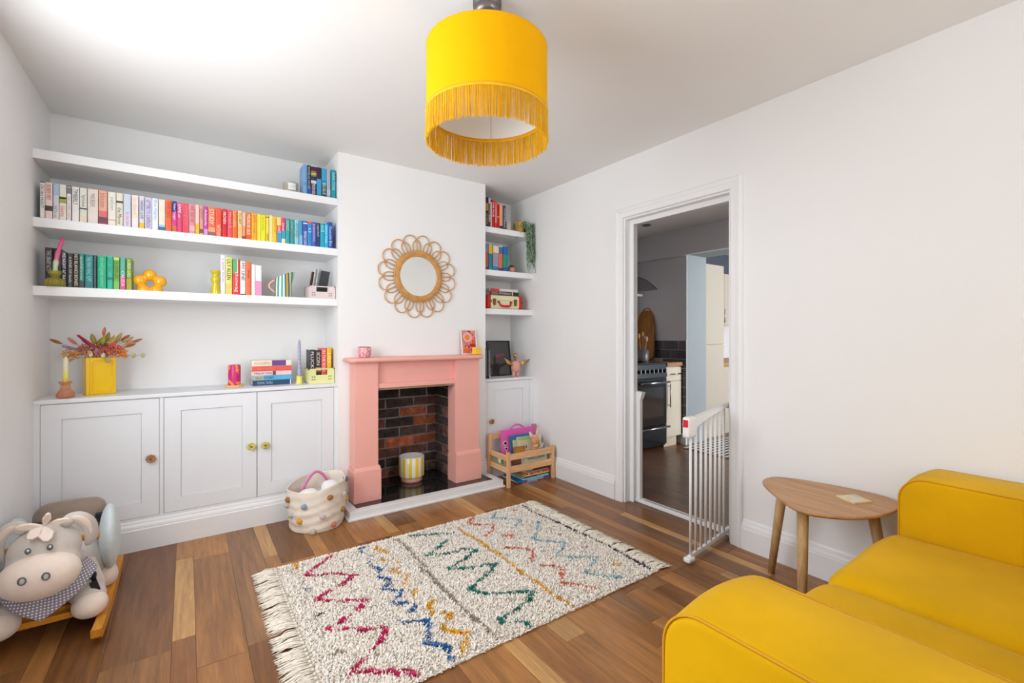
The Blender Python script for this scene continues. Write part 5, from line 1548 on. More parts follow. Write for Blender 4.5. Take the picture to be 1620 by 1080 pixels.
for i in range(NS):
    a = 2 * pi * (i + rr.uniform(-.3, .3)) / NS
    L = .108 + rr.uniform(-.004, .006)
    r0 = LR + rr.uniform(-.0015, .0015)
    pts = []
    da, dr = rr.uniform(-.006, .006), rr.uniform(-.004, .003)
    for k in range(4):
        f = k / 3
        pts.append((lc.x + (r0 + dr * f * f) * cos(a + da * f), lc.y + (r0 + dr * f * f) * sin(a + da * f), LZ0 - L * f))
    m.tube(pts,   .00105, 3, cap=False)
part('fringe', m, M_fringe, t, kind='stuff')
part('seam', MB().box(-.0012, .0012, -.0006, .0006, LZ0, LZ1, M=Matrix.Translation((lc.x, lc.y, 0)) @ Matrix.Rotation(radians(-35.24), 4, 'Z') @ Matrix.Translation((.004, ri - .0012, 0))), mat('seam_tape', (206, 200, 192), rough=.7), t)
M_pew = mat('pewter', (128, 122, 120), rough=.35, metal=.9, var=.08)
part('ceiling_rose', MB().lathe([(0, 2.335), (.030, 2.336), (.046, 2.345), (.052, 2.362), (.049, 2.366), (.049, 2.372), (.053, 2.376), (.053, 2.399), (0, 2.3995)], 40, (lc.x, lc.y, 0)), M_pew, t)
part('cable', MB().cyl((lc.x, lc.y, LZ1 - .05), (lc.x, lc.y, 2.338), .0035, n=8), mat('cable_grey', (150, 146, 140), rough=.6), t)
part('lamp_holder', MB().lathe([(.008, LZ1 + .02), (.018, LZ1), (.020, LZ1 - .055), (.017, LZ1 - .06), (0, LZ1 - .06)], 20, (lc.x, lc.y, 0)), M_pew, t)
sp = MB()
for k in range(3):
    a = 2 * pi * k / 3 + .4
    sp.cyl((lc.x, lc.y, LZ1 - .02), (lc.x + (ri - .001) * cos(a), lc.y + (ri - .001) * sin(a), LZ1 - .003), .0018, n=6)
part('spider', sp, mat('spider_white', (226, 226, 224), rough=.4), t)

# ------------------------------------------------------------------ rug
RX0, RX1, RY0, RY1 = .362, 1.902, 1.440, 2.545
t = thing('rug', 'cream shaggy wool rug with coloured zigzag lines and tasselled ends', 'rug', ((RX0 + RX1) / 2, (RY0 + RY1) / 2, 0))
def rug_col_mat():
    m, nt, b, L = node_mat('rug_wool')
    at = nt.nodes.new('ShaderNodeAttribute'); at.attribute_name = 'yarn'
    L.new(at.outputs['Color'], b.inputs['Base Color'])
    b.inputs['Roughness'].default_value = .9
    b.inputs['Specular IOR Level'].default_value = .2
    return m
M_rug = rug_col_mat()
M_back = mat('rug_backing', (240, 230, 214), rough=.95)
part('backing', MB().box(RX0, RX1, RY0, RY1, .0005, .006), M_back, t)
RED, BLU, YEL, GRN, COR, SKY, BLK, BRN = (206, 36, 98), (40, 108, 170), (240, 180, 56), (30, 124, 108), (232, 120, 92), (150, 196, 208), (62, 58, 60), (172, 156, 142)
# yarn lines worked into the pile, in metres on the floor
LINES = [(RED, 0.011, [(0.624, 2.521), (0.578, 2.477), (0.483, 2.402), (0.466, 2.377), (0.522, 2.338), (0.577, 2.321), (0.648, 2.248), (0.658, 2.241), (0.607, 2.207), (0.573, 2.190)]),
 (RED, 0.012, [(0.522, 2.167), (0.482, 2.157), (0.460, 2.130), (0.509, 2.090), (0.573, 2.044), (0.643, 2.001), (0.605, 1.969), (0.557, 1.931), (0.519, 1.926), (0.494, 1.907)]),
 (RED, 0.012, [(0.454, 1.896), (0.491, 1.860), (0.527, 1.844), (0.576, 1.792), (0.589, 1.786)]),
 (RED, 0.012, [(0.633, 1.779), (0.631, 1.751), (0.602, 1.706), (0.566, 1.687), (0.548, 1.670)]),
 (RED, 0.011, [(0.521, 1.649), (0.481, 1.622), (0.457, 1.601), (0.503, 1.579), (0.536, 1.545), (0.578, 1.534), (0.584, 1.504), (0.619, 1.509), (0.626, 1.460)]),
 (YEL, 0.012, [(0.450, 2.526), (0.435, 2.474)]),
 (BLU, 0.010, [(0.439, 2.251), (0.458, 2.238)]),
 (BLK, 0.009, [(0.426, 2.008), (0.454, 2.009)]),
 (BRN, 0.010, [(0.429, 1.725), (0.461, 1.728)]),
 (BLU, 0.010, [(0.760, 2.506), (0.785, 2.507), (0.754, 2.464), (0.781, 2.410), (0.794, 2.375)]),
 (BLU, 0.011, [(0.750, 2.323), (0.759, 2.261), (0.783, 2.220), (0.755, 2.195)]),
 (BLU, 0.011, [(0.743, 2.160), (0.777, 2.114), (0.782, 2.103), (0.752, 2.063), (0.726, 2.042), (0.763, 2.010), (0.796, 1.986), (0.769, 1.948), (0.720, 1.928), (0.756, 1.886), (0.805, 1.851), (0.767, 1.815)]),
 (BLU, 0.013, [(0.704, 1.769), (0.738, 1.746), (0.767, 1.725), (0.796, 1.714), (0.776, 1.659), (0.745, 1.615), (0.723, 1.590), (0.750, 1.571)]),
 (BLU, 0.013, [(0.724, 1.597), (0.757, 1.561), (0.782, 1.538), (0.781, 1.509), (0.765, 1.464)]),
 (YEL, 0.010, [(0.853, 2.478), (0.828, 2.458), (0.860, 2.398), (0.875, 2.352)]),
 (YEL, 0.011, [(0.817, 2.316), (0.847, 2.287)]),
 (YEL, 0.010, [(0.869, 2.255), (0.875, 2.226)]),
 (YEL, 0.010, [(0.827, 2.197), (0.848, 2.190)]),
 (YEL, 0.012, [(0.808, 2.180), (0.844, 2.139), (0.868, 2.101), (0.847, 2.065), (0.812, 2.041), (0.820, 2.015)]),
 (YEL, 0.010, [(0.848, 1.956), (0.815, 1.915)]),
 (YEL, 0.013, [(0.872, 1.827), (0.838, 1.804), (0.823, 1.759), (0.828, 1.745)]),
 (YEL, 0.013, [(0.870, 1.728), (0.886, 1.695), (0.841, 1.655), (0.821, 1.630), (0.841, 1.595), (0.869, 1.569)]),
 (YEL, 0.012, [(0.871, 1.835), (0.829, 1.795), (0.825, 1.753)]),
 (YEL, 0.012, [(0.871, 1.728), (0.889, 1.701), (0.851, 1.665), (0.818, 1.629), (0.851, 1.585), (0.887, 1.560), (0.852, 1.512), (0.812, 1.460)]),
 (BRN, 0.009, [(0.976, 2.508), (0.974, 2.326), (0.968, 2.135), (0.952, 1.927), (0.948, 1.815), (0.954, 1.723)]),
 (BRN, 0.010, [(0.946, 2.138), (0.952, 1.995), (0.951, 1.835), (0.950, 1.679), (0.961, 1.560), (0.968, 1.460)]),
 (GRN, 0.010, [(1.047, 2.500), (1.126, 2.459), (1.261, 2.392), (1.275, 2.397)]),
 (GRN, 0.011, [(1.203, 2.334), (1.115, 2.277), (1.033, 2.224), (1.086, 2.198), (1.176, 2.171)]),
 (GRN, 0.011, [(1.212, 2.181), (1.268, 2.133), (1.225, 2.122)]),
 (GRN, 0.012, [(1.215, 2.183), (1.266, 2.136), (1.192, 2.086), (1.095, 2.051), (1.056, 2.033), (1.105, 2.008), (1.162, 1.976)]),
 (GRN, 0.012, [(1.207, 1.971), (1.273, 1.943), (1.219, 1.900), (1.134, 1.859), (1.067, 1.828), (1.044, 1.814), (1.088, 1.746), (1.158, 1.696), (1.234, 1.665), (1.269, 1.633), (1.214, 1.594), (1.133, 1.570), (1.042, 1.548)]),
 (GRN, 0.013, [(1.086, 1.506), (1.104, 1.479), (1.111, 1.454)]),
 (GRN, 0.013, [(1.038, 1.553), (1.037, 1.527)]),
 (YEL, 0.011, [(1.324, 2.434), (1.325, 2.320), (1.341, 2.214), (1.336, 2.129), (1.337, 2.013), (1.338, 1.906), (1.327, 1.790), (1.338, 1.699), (1.329, 1.612), (1.330, 1.532), (1.339, 1.465)]),
 (COR, 0.010, [(1.486, 2.527), (1.423, 2.472), (1.428, 2.427), (1.494, 2.380), (1.522, 2.348), (1.477, 2.287), (1.404, 2.252)]),
 (COR, 0.010, [(1.488, 2.193), (1.535, 2.172), (1.497, 2.139)]),
 (COR, 0.010, [(1.407, 2.068), (1.458, 2.021), (1.499, 1.982), (1.509, 1.943), (1.434, 1.858)]),
 (COR, 0.010, [(1.453, 1.798), (1.495, 1.768), (1.523, 1.721), (1.470, 1.671), (1.424, 1.614), (1.469, 1.567), (1.505, 1.526), (1.526, 1.481)]),
 (COR, 0.010, [(1.755, 2.474), (1.771, 2.463)]),
 (RED, 0.009, [(1.766, 1.825), (1.779, 1.816)]),
 (SKY, 0.010, [(1.653, 2.515), (1.580, 2.446), (1.642, 2.388), (1.705, 2.315), (1.636, 2.267), (1.592, 2.245)]),
 (SKY, 0.010, [(1.767, 2.215), (1.692, 2.135), (1.598, 2.056), (1.620, 2.017), (1.668, 1.972), (1.720, 1.924), (1.644, 1.869), (1.580, 1.832), (1.633, 1.775), (1.685, 1.742), (1.740, 1.699), (1.665, 1.657), (1.576, 1.614), (1.621, 1.564), (1.658, 1.522), (1.687, 1.493)]),
 (BLU, 0.008, [(1.777, 2.235), (1.774, 2.210)]),
 (BLK, 0.010, [(1.858, 2.499), (1.848, 2.331), (1.864, 2.217), (1.871, 2.101), (1.878, 1.979), (1.885, 1.865), (1.885, 1.741), (1.878, 1.621), (1.872, 1.529), (1.869, 1.468)]),
 (YEL, 0.012, [(1.752, 1.599), (1.777, 1.582)]),
 (BRN, 0.008, [(1.759, 2.026), (1.773, 2.016)])
]
GS_ = .05
cells = {}
segs = []
for col, wd, pts in LINES:
    for p, q in zip(pts, pts[1:]):
        segs.append((p, q, col, wd))
        n = len(segs) - 1
        st = int(max(abs(q[0] - p[0]), abs(q[1] - p[1])) / .02) + 1
        for s_ in range(st + 1):
            x = p[0] + (q[0] - p[0]) * s_ / st; y = p[1] + (q[1] - p[1]) * s_ / st
            for dx in (-1, 0, 1):
                for dy in (-1, 0, 1):
                    cells.setdefault((int(x / GS_) + dx, int(y / GS_) + dy), set()).add(n)
rr = random.Random(9)
CREAMS = [(253, 245, 235), (250, 241, 230), (254, 249, 241), (245, 234, 220), (252, 244, 232), (252, 240, 230)]
CL = [lin(c) for c in CREAMS]
vs = []; fs_ = []; cols = []
sp_ = .0064
nx = int((RX1 - RX0) / sp_); ny = int((RY1 - RY0) / sp_)
for i in range(nx + 1):
    for j in range(ny + 1):
        x = RX0 + (i + rr.uniform(-.45, .45)) * sp_; y = RY0 + (j + rr.uniform(-.45, .45)) * sp_
        c = CL[rr.randrange(6)]
        for n in cells.get((int(x / GS_), int(y / GS_)), ()):
            p, q, col, wd = segs[n]
            dx, dy = q[0] - p[0], q[1] - p[1]
            l2 = dx * dx + dy * dy or 1e-9
            u = max(0, min(1, ((x - p[0]) * dx + (y - p[1]) * dy) / l2))
            ex, ey = x - p[0] - dx * u, y - p[1] - dy * u
            d = sqrt(ex * ex + ey * ey)
            pr = noise.noise((x * 24, y * 24, 0))
            if d < wd * 1.18 * (.75 + .9 * pr) and rr.random() < .80:
                k_ = rr.uniform(.75, 1.15); c = [min(1, v * k_) for v in lin(col)[:3]] + [1]
        edge = max(0, .02 - min(x - RX0, RX1 - x, y - RY0, RY1 - y)) / .02
        for b_ in range(2):
            a = rr.uniform(0, 2 * pi); h = rr.uniform(.012, .017) * (1 - .3 * edge); ln_ = rr.uniform(.006, .014)
            ox, oy = rr.uniform(-.002, .002), rr.uniform(-.002, .002)
            tx, ty = x + ox + ln_ * cos(a), y + oy + ln_ * sin(a)
            w = .0029
            o = len(vs)
            px, py_ = -sin(a) * w, cos(a) * w
            bx, by = x + ox, y + oy
            mx, my = bx * .45 + tx * .55, by * .45 + ty * .55
            vs += [(bx - px, by - py_, .004), (bx + px, by + py_, .004), (mx + px * 1.1, my + py_ * 1.1, h * .75), (mx - px * 1.1, my - py_ * 1.1, h * .75), (tx, ty, h)]
            fs_ += [(o, o + 1, o + 2, o + 3), (o + 3, o + 2, o + 4)]
            cols += list(c) * 5
pm = MB(); pm.v = vs; pm.f = fs_; pm.sm = [False] * len(fs_)
pile = part('pile', pm, M_rug, t, kind='stuff')
ca = pile.data.color_attributes.new('yarn', 'FLOAT_COLOR', 'POINT')
ca.data.foreach_set('color', cols)
# tassels at both ends, each one a part, sharing a few meshes
M_tas = mat('tassel_wool', (244, 234, 218), rough=.9, var=.08, vscale=40)
def tassel_mesh(seed, L):
    r_ = random.Random(seed); m = MB()
    for k in range(15):
        a = Vector((0, r_.uniform(-.010, .010), r_.uniform(.007, .013)))
        e = Vector((L * r_.uniform(.8, 1.05), r_.uniform(-.022, .022), r_.uniform(.002, .006)))
        mid = a.lerp(e, .45) + Vector((0, r_.uniform(-.006, .006), r_.uniform(.003, .010)))
        m2 = a.lerp(e, .75) + Vector((0, r_.uniform(-.006, .006), r_.uniform(.0, .004)))
        m.tube([a, mid, m2, e], [.0017, .0018, .0017, .0009], 4)
    m.ball((.006, 0, .011), (.006, .006, .006), 7, 5)
    return mesh_of(m, None, 'tassel')
base = Vector(t.location)
for side, L, nT in ((-1, .105, 46), (1, .100, 46)):
    ms = [tassel_mesh(50 + side * 7 + k, L) for k in range(6)]
    for m_ in ms: m_.materials.append(M_tas)
    for i in range(nT):
        y = RY0 + .012 + (RY1 - RY0 - .024) * i / (nT - 1)
        o = link('tassel', ms[i % 6], None, t)
        o.location = Vector((RX0 - .002 if side < 0 else RX1 + .002, y, 0)) - base
        o.rotation_euler = (0, 0, (pi if side < 0 else 0) + RND.uniform(-.28, .28))

# ------------------------------------------------------------------ side table
TZ = .468
t = thing('side_table', 'small oak side table with a pebble-shaped top on three round legs', 'side table', (2.26, .87, 0))
outline = [(2.215, 1.085), (2.262, 1.112), (2.315, 1.120), (2.375, 1.105), (2.425, 1.030), (2.460, .90), (2.480, .77), (2.470, .69), (2.42, .635), (2.34, .615), (2.26, .620), (2.16, .648), (2.075, .70), (2.015, .775), (2.002, .83), (2.022, .885), (2.070, .945), (2.125, 1.005), (2.172, 1.050)]
def smooth_poly(P, k=4):
    out = []
    n = len(P)
    for i in range(n):
        p0, p1, p2, p3 = P[i - 1], P[i], P[(i + 1) % n], P[(i + 2) % n]
        for q in range(k):
            u = q / k
            out.append(tuple(.5 * (2 * p1[c] + (p2[c] - p0[c]) * u + (2 * p0[c] - 5 * p1[c] + 4 * p2[c] - p3[c]) * u * u + (3 * p1[c] - p0[c] - 3 * p2[c] + p3[c]) * u ** 3) for c in (0, 1)))
    return out
ol = smooth_poly(outline)
def inset(P, d):
    cx = sum(p[0] for p in P) / len(P); cy = sum(p[1] for p in P) / len(P)
    o = []
    for p in P:
        v = Vector((p[0] - cx, p[1] - cy)); L_ = v.length; v = v * ((L_ - d) / L_); o.append((cx + v.x, cy + v.y))
    return o
n = len(ol)
top = inset(ol, .003); low = inset(ol, .012)
m = MB()
vs = [(x, y, TZ) for x, y in top] + [(x, y, TZ - .003) for x, y in ol] + [(x, y, TZ - .009) for x, y in ol] + [(x, y, TZ - .018) for x, y in low]
fs_ = [tuple(range(n)), tuple(range(3 * n, 4 * n))[::-1]]
for k in range(3):
    fs_ += [((k + 1) * n + i, (k + 1) * n + (i + 1) % n, k * n + (i + 1) % n, k * n + i) for i in range(n)]
m.add(vs, fs_)
bm_ = bmesh.new()
part('tabletop', m, wood('oak_veneer', (196, 146, 100), dark=.80, axis='Y', rough=.4), t)
M_oak = wood('oak_leg', (198, 160, 108), dark=.8, axis='Z', rough=.5, grain=1.4)
for a, b in (((2.285, 1.030), (2.345, 1.112)), ((2.110, .872), (2.030, .842)), ((2.375, .715), (2.420, .660))):
    part('leg', MB().cyl((b[0], b[1], 0), (a[0], a[1], TZ - .018), .0155, .0225, 20), M_oak, t)
# illustrated coaster on the table
cq = [(2.290, .815), (2.372, .775), (2.330, .697), (2.248, .735)]
cc = (sum(p[0] for p in cq) / 4, sum(p[1] for p in cq) / 4, TZ)
t = thing('coaster', 'square ceramic coaster with a pale yellow and grey picture on the side table', 'coaster', cc)
part('tile', MB().prism(cq[::-1], 'Z', TZ, TZ + .006), mat('coaster_edge', (226, 206, 160), rough=.4), t)
part('picture', MB().prism(inset(cq, .003)[::-1], 'Z', TZ + .0056, TZ + .0066), marble_mat('coaster_art', [(.35, (190, 196, 186)), (.48, (226, 216, 190)), (.56, (236, 206, 96)), (.66, (206, 196, 190))], 14, rough=.25, dist=.6), t)

# ------------------------------------------------------------------ sofa
M_sofa = mat('mustard_velvet', (226, 173, 0), rough=.8, spec=.2, sheen=.06, var=.11, vscale=3.2, bump=.05, bscale=300)
t = thing('sofa', 'mustard yellow velvet two-seat sofa with rounded block arms', 'sofa', (1.62, .18, 0))
SY0 = -.37
def crown(z1, amp, hx=True):
    def fn(o, q):
        if q.z > .2: o.z += amp * (1 - q.x ** 4) * (1 - q.y ** 4) * q.z
        o.z += .0035 * noise.noise((o.x * 6, o.y * 6, o.z * 6))
        return o
    return fn
pip = mat('mustard_piping', (214, 154, 0), rough=.7)
def arm_outline(y0, y1, z0, z1, R, rb=.03, n=9):
    pts = []
    for cy, cz, r, a0 in ((y1 - R, z1 - R, R, 0), (y0 + R, z1 - R, R, 90), (y0 + rb, z0 + rb, rb, 180), (y1 - rb, z0 + rb, rb, 270)):
        for k in range(n + 1):
            a = radians(a0 + 90 * k / n)
            pts.append((cy + r * cos(a), cz + r * sin(a)))
    return pts
def resample(P, step):
    out = []
    for p, q in zip(P, P[1:] + P[:1]):
        L_ = sqrt((q[0] - p[0]) ** 2 + (q[1] - p[1]) ** 2); k = max(1, int(L_ / step))
        out += [(p[0] + (q[0] - p[0]) * i / k, p[1] + (q[1] - p[1]) * i / k) for i in range(k)]
    return out
def inset_poly(P, d):
    n = len(P); o = []
    for i in range(n):
        a, b = P[i - 1], P[(i + 1) % n]
        t = Vector((b[0] - a[0], b[1] - a[1])).normalized()
        o.append((P[i][0] - t.y * d, P[i][1] + t.x * d))
    return o
def arm_mesh(x0, x1, r):
    P = resample(arm_outline(SY0, .590, .115, .630, .088), .045)
    n = len(P); m = MB()
    st = [(x0 + r * (1 - cos(pi / 2 * k / 5)), inset_poly(P, r * (1 - sin(pi / 2 * k / 5)))) for k in range(6)]
    for k in range(1, 8):                   # crowned top between the edges
        u = k / 8
        st.append((x0 + r + (x1 - x0 - 2 * r) * u, inset_poly(P, -.007 * sin(pi * u))))
    st += [(x1 - r * (1 - cos(pi / 2 * k / 5)), inset_poly(P, r * (1 - sin(pi / 2 * k / 5)))) for k in range(5, -1, -1)]
    vs = []; fs_ = []
    for x, Q in st:
        for y, z in Q:
            w = .0025 * noise.noise((x * 6, y * 6, z * 6))
            vs.append((x, y + w, z + w))
    for k in range(len(st) - 1):
        for i in range(n):
            fs_.append((k * n + i, k * n + (i + 1) % n, (k + 1) * n + (i + 1) % n, (k + 1) * n + i))
    e = len(st) - 1
    fs_ += [tuple(range(n))[::-1], tuple(e * n + i for i in range(n))]
    m.add(vs, fs_, True)
    edge = MB()
    for x in (x0 + .004, x1 - .004):
        edge.tube([(x, y, z) for y, z in inset_poly(P, .004)], .0030, 6, closed=True)
    return m, edge
for a, b in ((.788, 1.048), (2.228, 2.474)):
    am, ae = arm_mesh(a, b, .018)
    arm = part('arm', am, M_sofa, t)
    part('piping', ae, pip, arm)
def seat_fn(x0, x1):
    def fn(o, q):
        e = (1 - q.x ** 4)
        if q.z > 0: o.z += .018 * e * (1 - .6 * max(0, q.y)) - .012 * (abs(q.x) ** 6)
        if q.y > .3: o.y += .012 * e * (1 - q.z ** 2)
        o.z += .004 * noise.noise((o.x * 5, o.y * 7, 3.1)); o.y += .003 * noise.noise((o.x * 9, o.z * 9, 1.7))
        return o
    return fn
for a, b in ((1.035, 1.638), (1.636, 2.236)):
    part('seat_cushion', MB().pillow(a, b, -.14, .618, .225, .416, .055, 20, seat_fn(a, b)), M_sofa, t)
    part('back_cushion', MB().pillow(a, b, -.28, -.06, .36, .76, .07, 14), M_sofa, t)
part('back', MB().pillow(.80, 2.44, SY0 - .02, -.20, .11, .70, .06, 14), M_sofa, t)
part('base', MB().pillow(1.03, 2.24, -.30, .575, .12, .27, .03, 10), M_sofa, t)
for x in (.84, 2.40):
    for y in (-.28, .52):
        part('leg', MB().cyl((x, y, 0), (x, y, .125), .018, .026, 14), M_oak, t)

# ------------------------------------------------------------------ stair gate in the doorway
M_gate = mat('gate_white_enamel', (242, 240, 238), rough=.3, var=.01)
GX = 2.598
t = thing('safety_gate', 'white metal child safety gate standing open in the doorway', 'gate', (GX, 1.80, 0))
part('base_bar', MB().box(GX - .024, GX + .024, 1.437, 2.158, .0, .024, .004), M_gate, t)
part('warning_strip', MB().box(GX - .012, GX + .006, 1.62, 2.08, .0232, .0245), mat('grey_print', (176, 178, 182), rough=.5), t)
part('latch_post', MB().box(GX - .016, GX + .016, 2.108, 2.152, .0, .725, .005), M_gate, t)
m = MB().prism([(2.160, .72), (2.104, .72), (2.085, .768), (2.160, .775)], 'X', GX - .018, GX + .018)
part('latch_head', m, M_gate, t)
part('hinge_post', MB().box(GX - .014, GX + .014, 1.432, 1.462, .0, .76, .004), M_gate, t)
for y, yy in ((2.152, 2.168), (1.432, 1.412)):
    for z in (.03, .70):
        part('pressure_pad', MB().cyl((GX, y, z), (GX, yy, z), .011, n=12), mat('pad_grey', (120, 120, 124), rough=.6), t)
# open leaf
A = Vector((2.105, 1.398, 0)); B = Vector((2.560, 1.462, 0))
d = (B - A)
M_l = Matrix.Translation(A) @ Matrix.Rotation(atan2(d.y, d.x), 4, 'Z')
Ld = d.length
def lm(*p): return M_l @ Vector(p)
leaf = part('leaf_bottom_rail', MB().add([lm(x, y, z) for x in (-.01, Ld) for y in (-.008, .008) for z in (.022, .042)], [(0, 1, 3, 2), (4, 6, 7, 5), (0, 4, 5, 1), (2, 3, 7, 6), (0, 2, 6, 4), (1, 5, 7, 3)]), M_gate, t)
part('leaf_foot', MB().pillow(A.x - .035, A.x + .022, A.y - .02, A.y + .02, .008, .034, .01, 6), M_gate, t)
for i in range(8):
    f = i / 7
    x = .004 + (Ld - .045) * f
    zt = .690 + .060 * f ** .6
    part('bar', MB().cyl(lm(x, 0, .04), lm(x, 0, zt), .0068, n=12), M_gate, t)
m = MB()
prof = []
K = 14
for i in range(K + 1):
    f = i / K
    x = .02 + (Ld - .02) * f
    prof.append((x, .668 + .088 * f ** .55, .738 + .034 * f ** .8))
vs = []
for x, z0, z1 in prof:
    for y, z in ((-.013, z0), (.013, z0), (.013, z1), (-.013, z1)):
        vs.append(lm(x, y, z))
fs_ = [(0, 3, 2, 1), (4 * K, 4 * K + 1, 4 * K + 2, 4 * K + 3)]
for i in range(K):
    for q in range(4):
        r = (q + 1) % 4
        fs_.append((4 * i + q, 4 * i + r, 4 * i + 4 + r, 4 * i + 4 + q))
m.add(vs, fs_)
part('leaf_top_rail', m, M_gate, t)
h = part('latch_handle', MB().pillow(-.05, .03, -.02, .02, .645, .752, .012, 8, M=M_l), M_gate, t)
part('red_button', MB().box(-.0522, -.044, -.013, .013, .700, .738, .002, M=M_l), mat('red_plastic', (222, 30, 46), rough=.3), h)
part('hinge_arm', MB().box(Ld - .01, Ld + .045, -.012, .012, .745, .772, .003, M=M_l), M_gate, t)
part('hinge_arm', MB().box(Ld - .01, Ld + .045, -.012, .012, .020, .045, .003, M=M_l), M_gate, t)
# ------------------------------------------------------------------ rocking donkey
dk = Vector((-.435, 2.70, 0))
t = thing('rocking_donkey', 'grey plush rocking donkey with cream muzzle and spotted bandana on wooden rockers', 'rocking toy', dk)
M_grey = mat('grey_plush', (206, 196, 188), rough=.95, sheen=.4, var=.04, vscale=30, bump=.15, bscale=350)
M_cpl = mat('cream_velour', (238, 220, 206), rough=.95, sheen=.4, var=.03, vscale=30, bump=.12, bscale=350)
M_brn = mat('taupe_plush', (150, 132, 118), rough=.95, sheen=.4, var=.04, vscale=30, bump=.15, bscale=350)
M_blu = mat('dusty_blue_plush', (206, 216, 218), rough=.95, sheen=.3, var=.05, vscale=40, bump=.3, bscale=250)
M_honey = wood('honey_pine', (222, 148, 44), dark=.86, axis='Y', rough=.35)
M_hx = wood('honey_pine_cross', (224, 150, 48), dark=.86, axis='X', rough=.35)
cxd = -.435
RXR, RXL = -.276, -.592
def rz(y): return .0005 + .19 * (y - 2.68) ** 2
def rocker(x):
    ys = [2.272 + .75 * i / 20 for i in range(21)]
    lo = [(y, rz(y)) for y in ys]
    hi = [(y, rz(y) + .052 - .010 * abs(y - 2.68) / .35) for y in ys][::-1]
    lo[0] = (2.284, rz(2.272) + .012); hi[-1] = (2.276, rz(2.272) + .044)
    pl = lo + hi
    return MB().prism(pl, 'X', x - .015, x + .015)
part('rocker', rocker(RXR), M_honey, t)
part('rocker', rocker(RXL), M_honey, t)
for y0, y1, z in ((2.470, 2.520, .088), (2.905, 2.955, .085)):
    part('cross_board', MB().box(RXL + .0, RXR - .0, y0, y1, z - .030, z - .006, .002), M_hx, t)
part('deck_board', MB().box(RXL + .02, RXR - .02, 2.505, 2.92, .078, .096, .003), M_hx, t)
for x in (RXR - .028, RXL + .028):
    part('deck_batten', MB().box(x - .012, x + .012, 2.46, 2.96, .040, .078, .002), M_honey, t)
Rx = lambda a: Matrix.Rotation(radians(a), 4, 'X')
Ry = lambda a: Matrix.Rotation(radians(a), 4, 'Y')
Rz = lambda a: Matrix.Rotation(radians(a), 4, 'Z')
b = MB()
b.ball((cxd, 2.70, .205), (.120, .215, .105), 24, 18)
b.ball((cxd, 2.545, .225), (.105, .11, .105), 20, 16)
b.ball((cxd, 2.50, .29), (.075, .085, .105), 20, 16)
b.ball((cxd, 2.90, .26), (.10, .06, .10), 20, 16)
for sx in (-1, 1):
    b.tube([(cxd + sx * .055, 2.555, .215), (cxd + sx * .095, 2.51, .155), (cxd + sx * .116, 2.475, .140)], [.075, .066, .056], 16)
    b.ball((cxd + sx * .116, 2.466, .132), (.055, .052, .046), 16, 12)
    b.tube([(cxd + sx * .07, 2.80, .20), (cxd + sx * .115, 2.775, .13), (cxd + sx * .135, 2.745, .09)], [.07, .056, .045], 16)
    b.ball((cxd + sx * .06, 2.70, .17), (.08, .11, .09), 16, 12)
part('body', fused(b), M_grey, t)
# cream feet
for sx in (-1, 1):
    f = MB().ball((cxd + sx * .122, 2.440, .106), (.056, .052, .050), 22, 16, Rz(sx * -10))
    part('hoof', f, M_cpl, t, label='cream plush foot')
    f = MB().ball((cxd + sx * .140, 2.722, .098), (.042, .050, .048), 20, 14)
    part('hoof', f, M_cpl, t, label='cream plush foot')
# head
hc = Vector((cxd - .004, 2.445, .352))
b = MB()
b.ball((hc.x, hc.y, hc.z), (.104, .085, .095), 26, 20, Rx(-18))
b.ball((hc.x, hc.y - .03, hc.z - .045), (.104, .075, .085), 26, 20)
b.ball((hc.x, hc.y + .03, hc.z - .06), (.08, .07, .08), 20, 16)
part('head', fused(b, .006), M_grey, t)
b = MB()
b.ball((hc.x - .001, hc.y - .072, hc.z - .066), (.114, .080, .083), 30, 22, Rx(12))
muz = part('muzzle', fused(b, .006), M_cpl, t, label='cream muzzle')
def oncap(c, r, dx, dz, rot=0.0):
    """point on an ellipsoid's front for an offset in x and z"""
    k = max(0.0, 1 - (dx / r[0]) ** 2 - (dz / r[2]) ** 2)
    return Vector((c.x + dx, c.y - r[1] * sqrt(k), c.z + dz))
M_ng = mat('embroidery_grey', (104, 106, 108), rough=.7)
M_nw = mat('embroidery_pale', (206, 202, 196), rough=.7)
for sx in (-1, 1):
    c0 = Vector((hc.x - .001, hc.y - .072, hc.z - .066))
    p = oncap(c0, (.114, .080, .083), sx * .030, .018) + Vector((0, -.004, .004))
    ring = [p + Vector((.0095 * cos(2 * pi * i / 20) , -.002 - .004 * sin(2 * pi * i / 20) * 0, .0125 * sin(2 * pi * i / 20))) for i in range(20)]
    part('nostril', MB().tube(ring, .0024, 6, closed=True), M_ng, muz)
    part('nostril_fill', MB().ball(p, (.0085, .0022, .0115), 12, 8), M_nw, muz)
    pe = Vector((hc.x + sx * .0285, hc.y - .0905, hc.z + .036))
    e = part('eye', MB().ball(pe, (.0088, .006, .0115), 16, 12), M_ng, t)
    part('eye_highlight', MB().ball(pe + Vector((.001, -.005, .004)), (.0034, .003, .0045), 10, 8), mat('stitch_white', (240, 240, 240), rough=.6), e)
def spline(P, k=5):
    out = []
    for i in range(len(P) - 1):
        p0, p1, p2, p3 = P[max(i - 1, 0)], P[i], P[i + 1], P[min(i + 2, len(P) - 1)]
        for q in range(k):
            u = q / k
            out.append(.5 * (2 * p1 + (p2 - p0) * u + (2 * p0 - 5 * p1 + 4 * p2 - p3) * u * u + (3 * p1 - p0 - 3 * p2 + p3) * u ** 3))
    return out + [P[-1]]
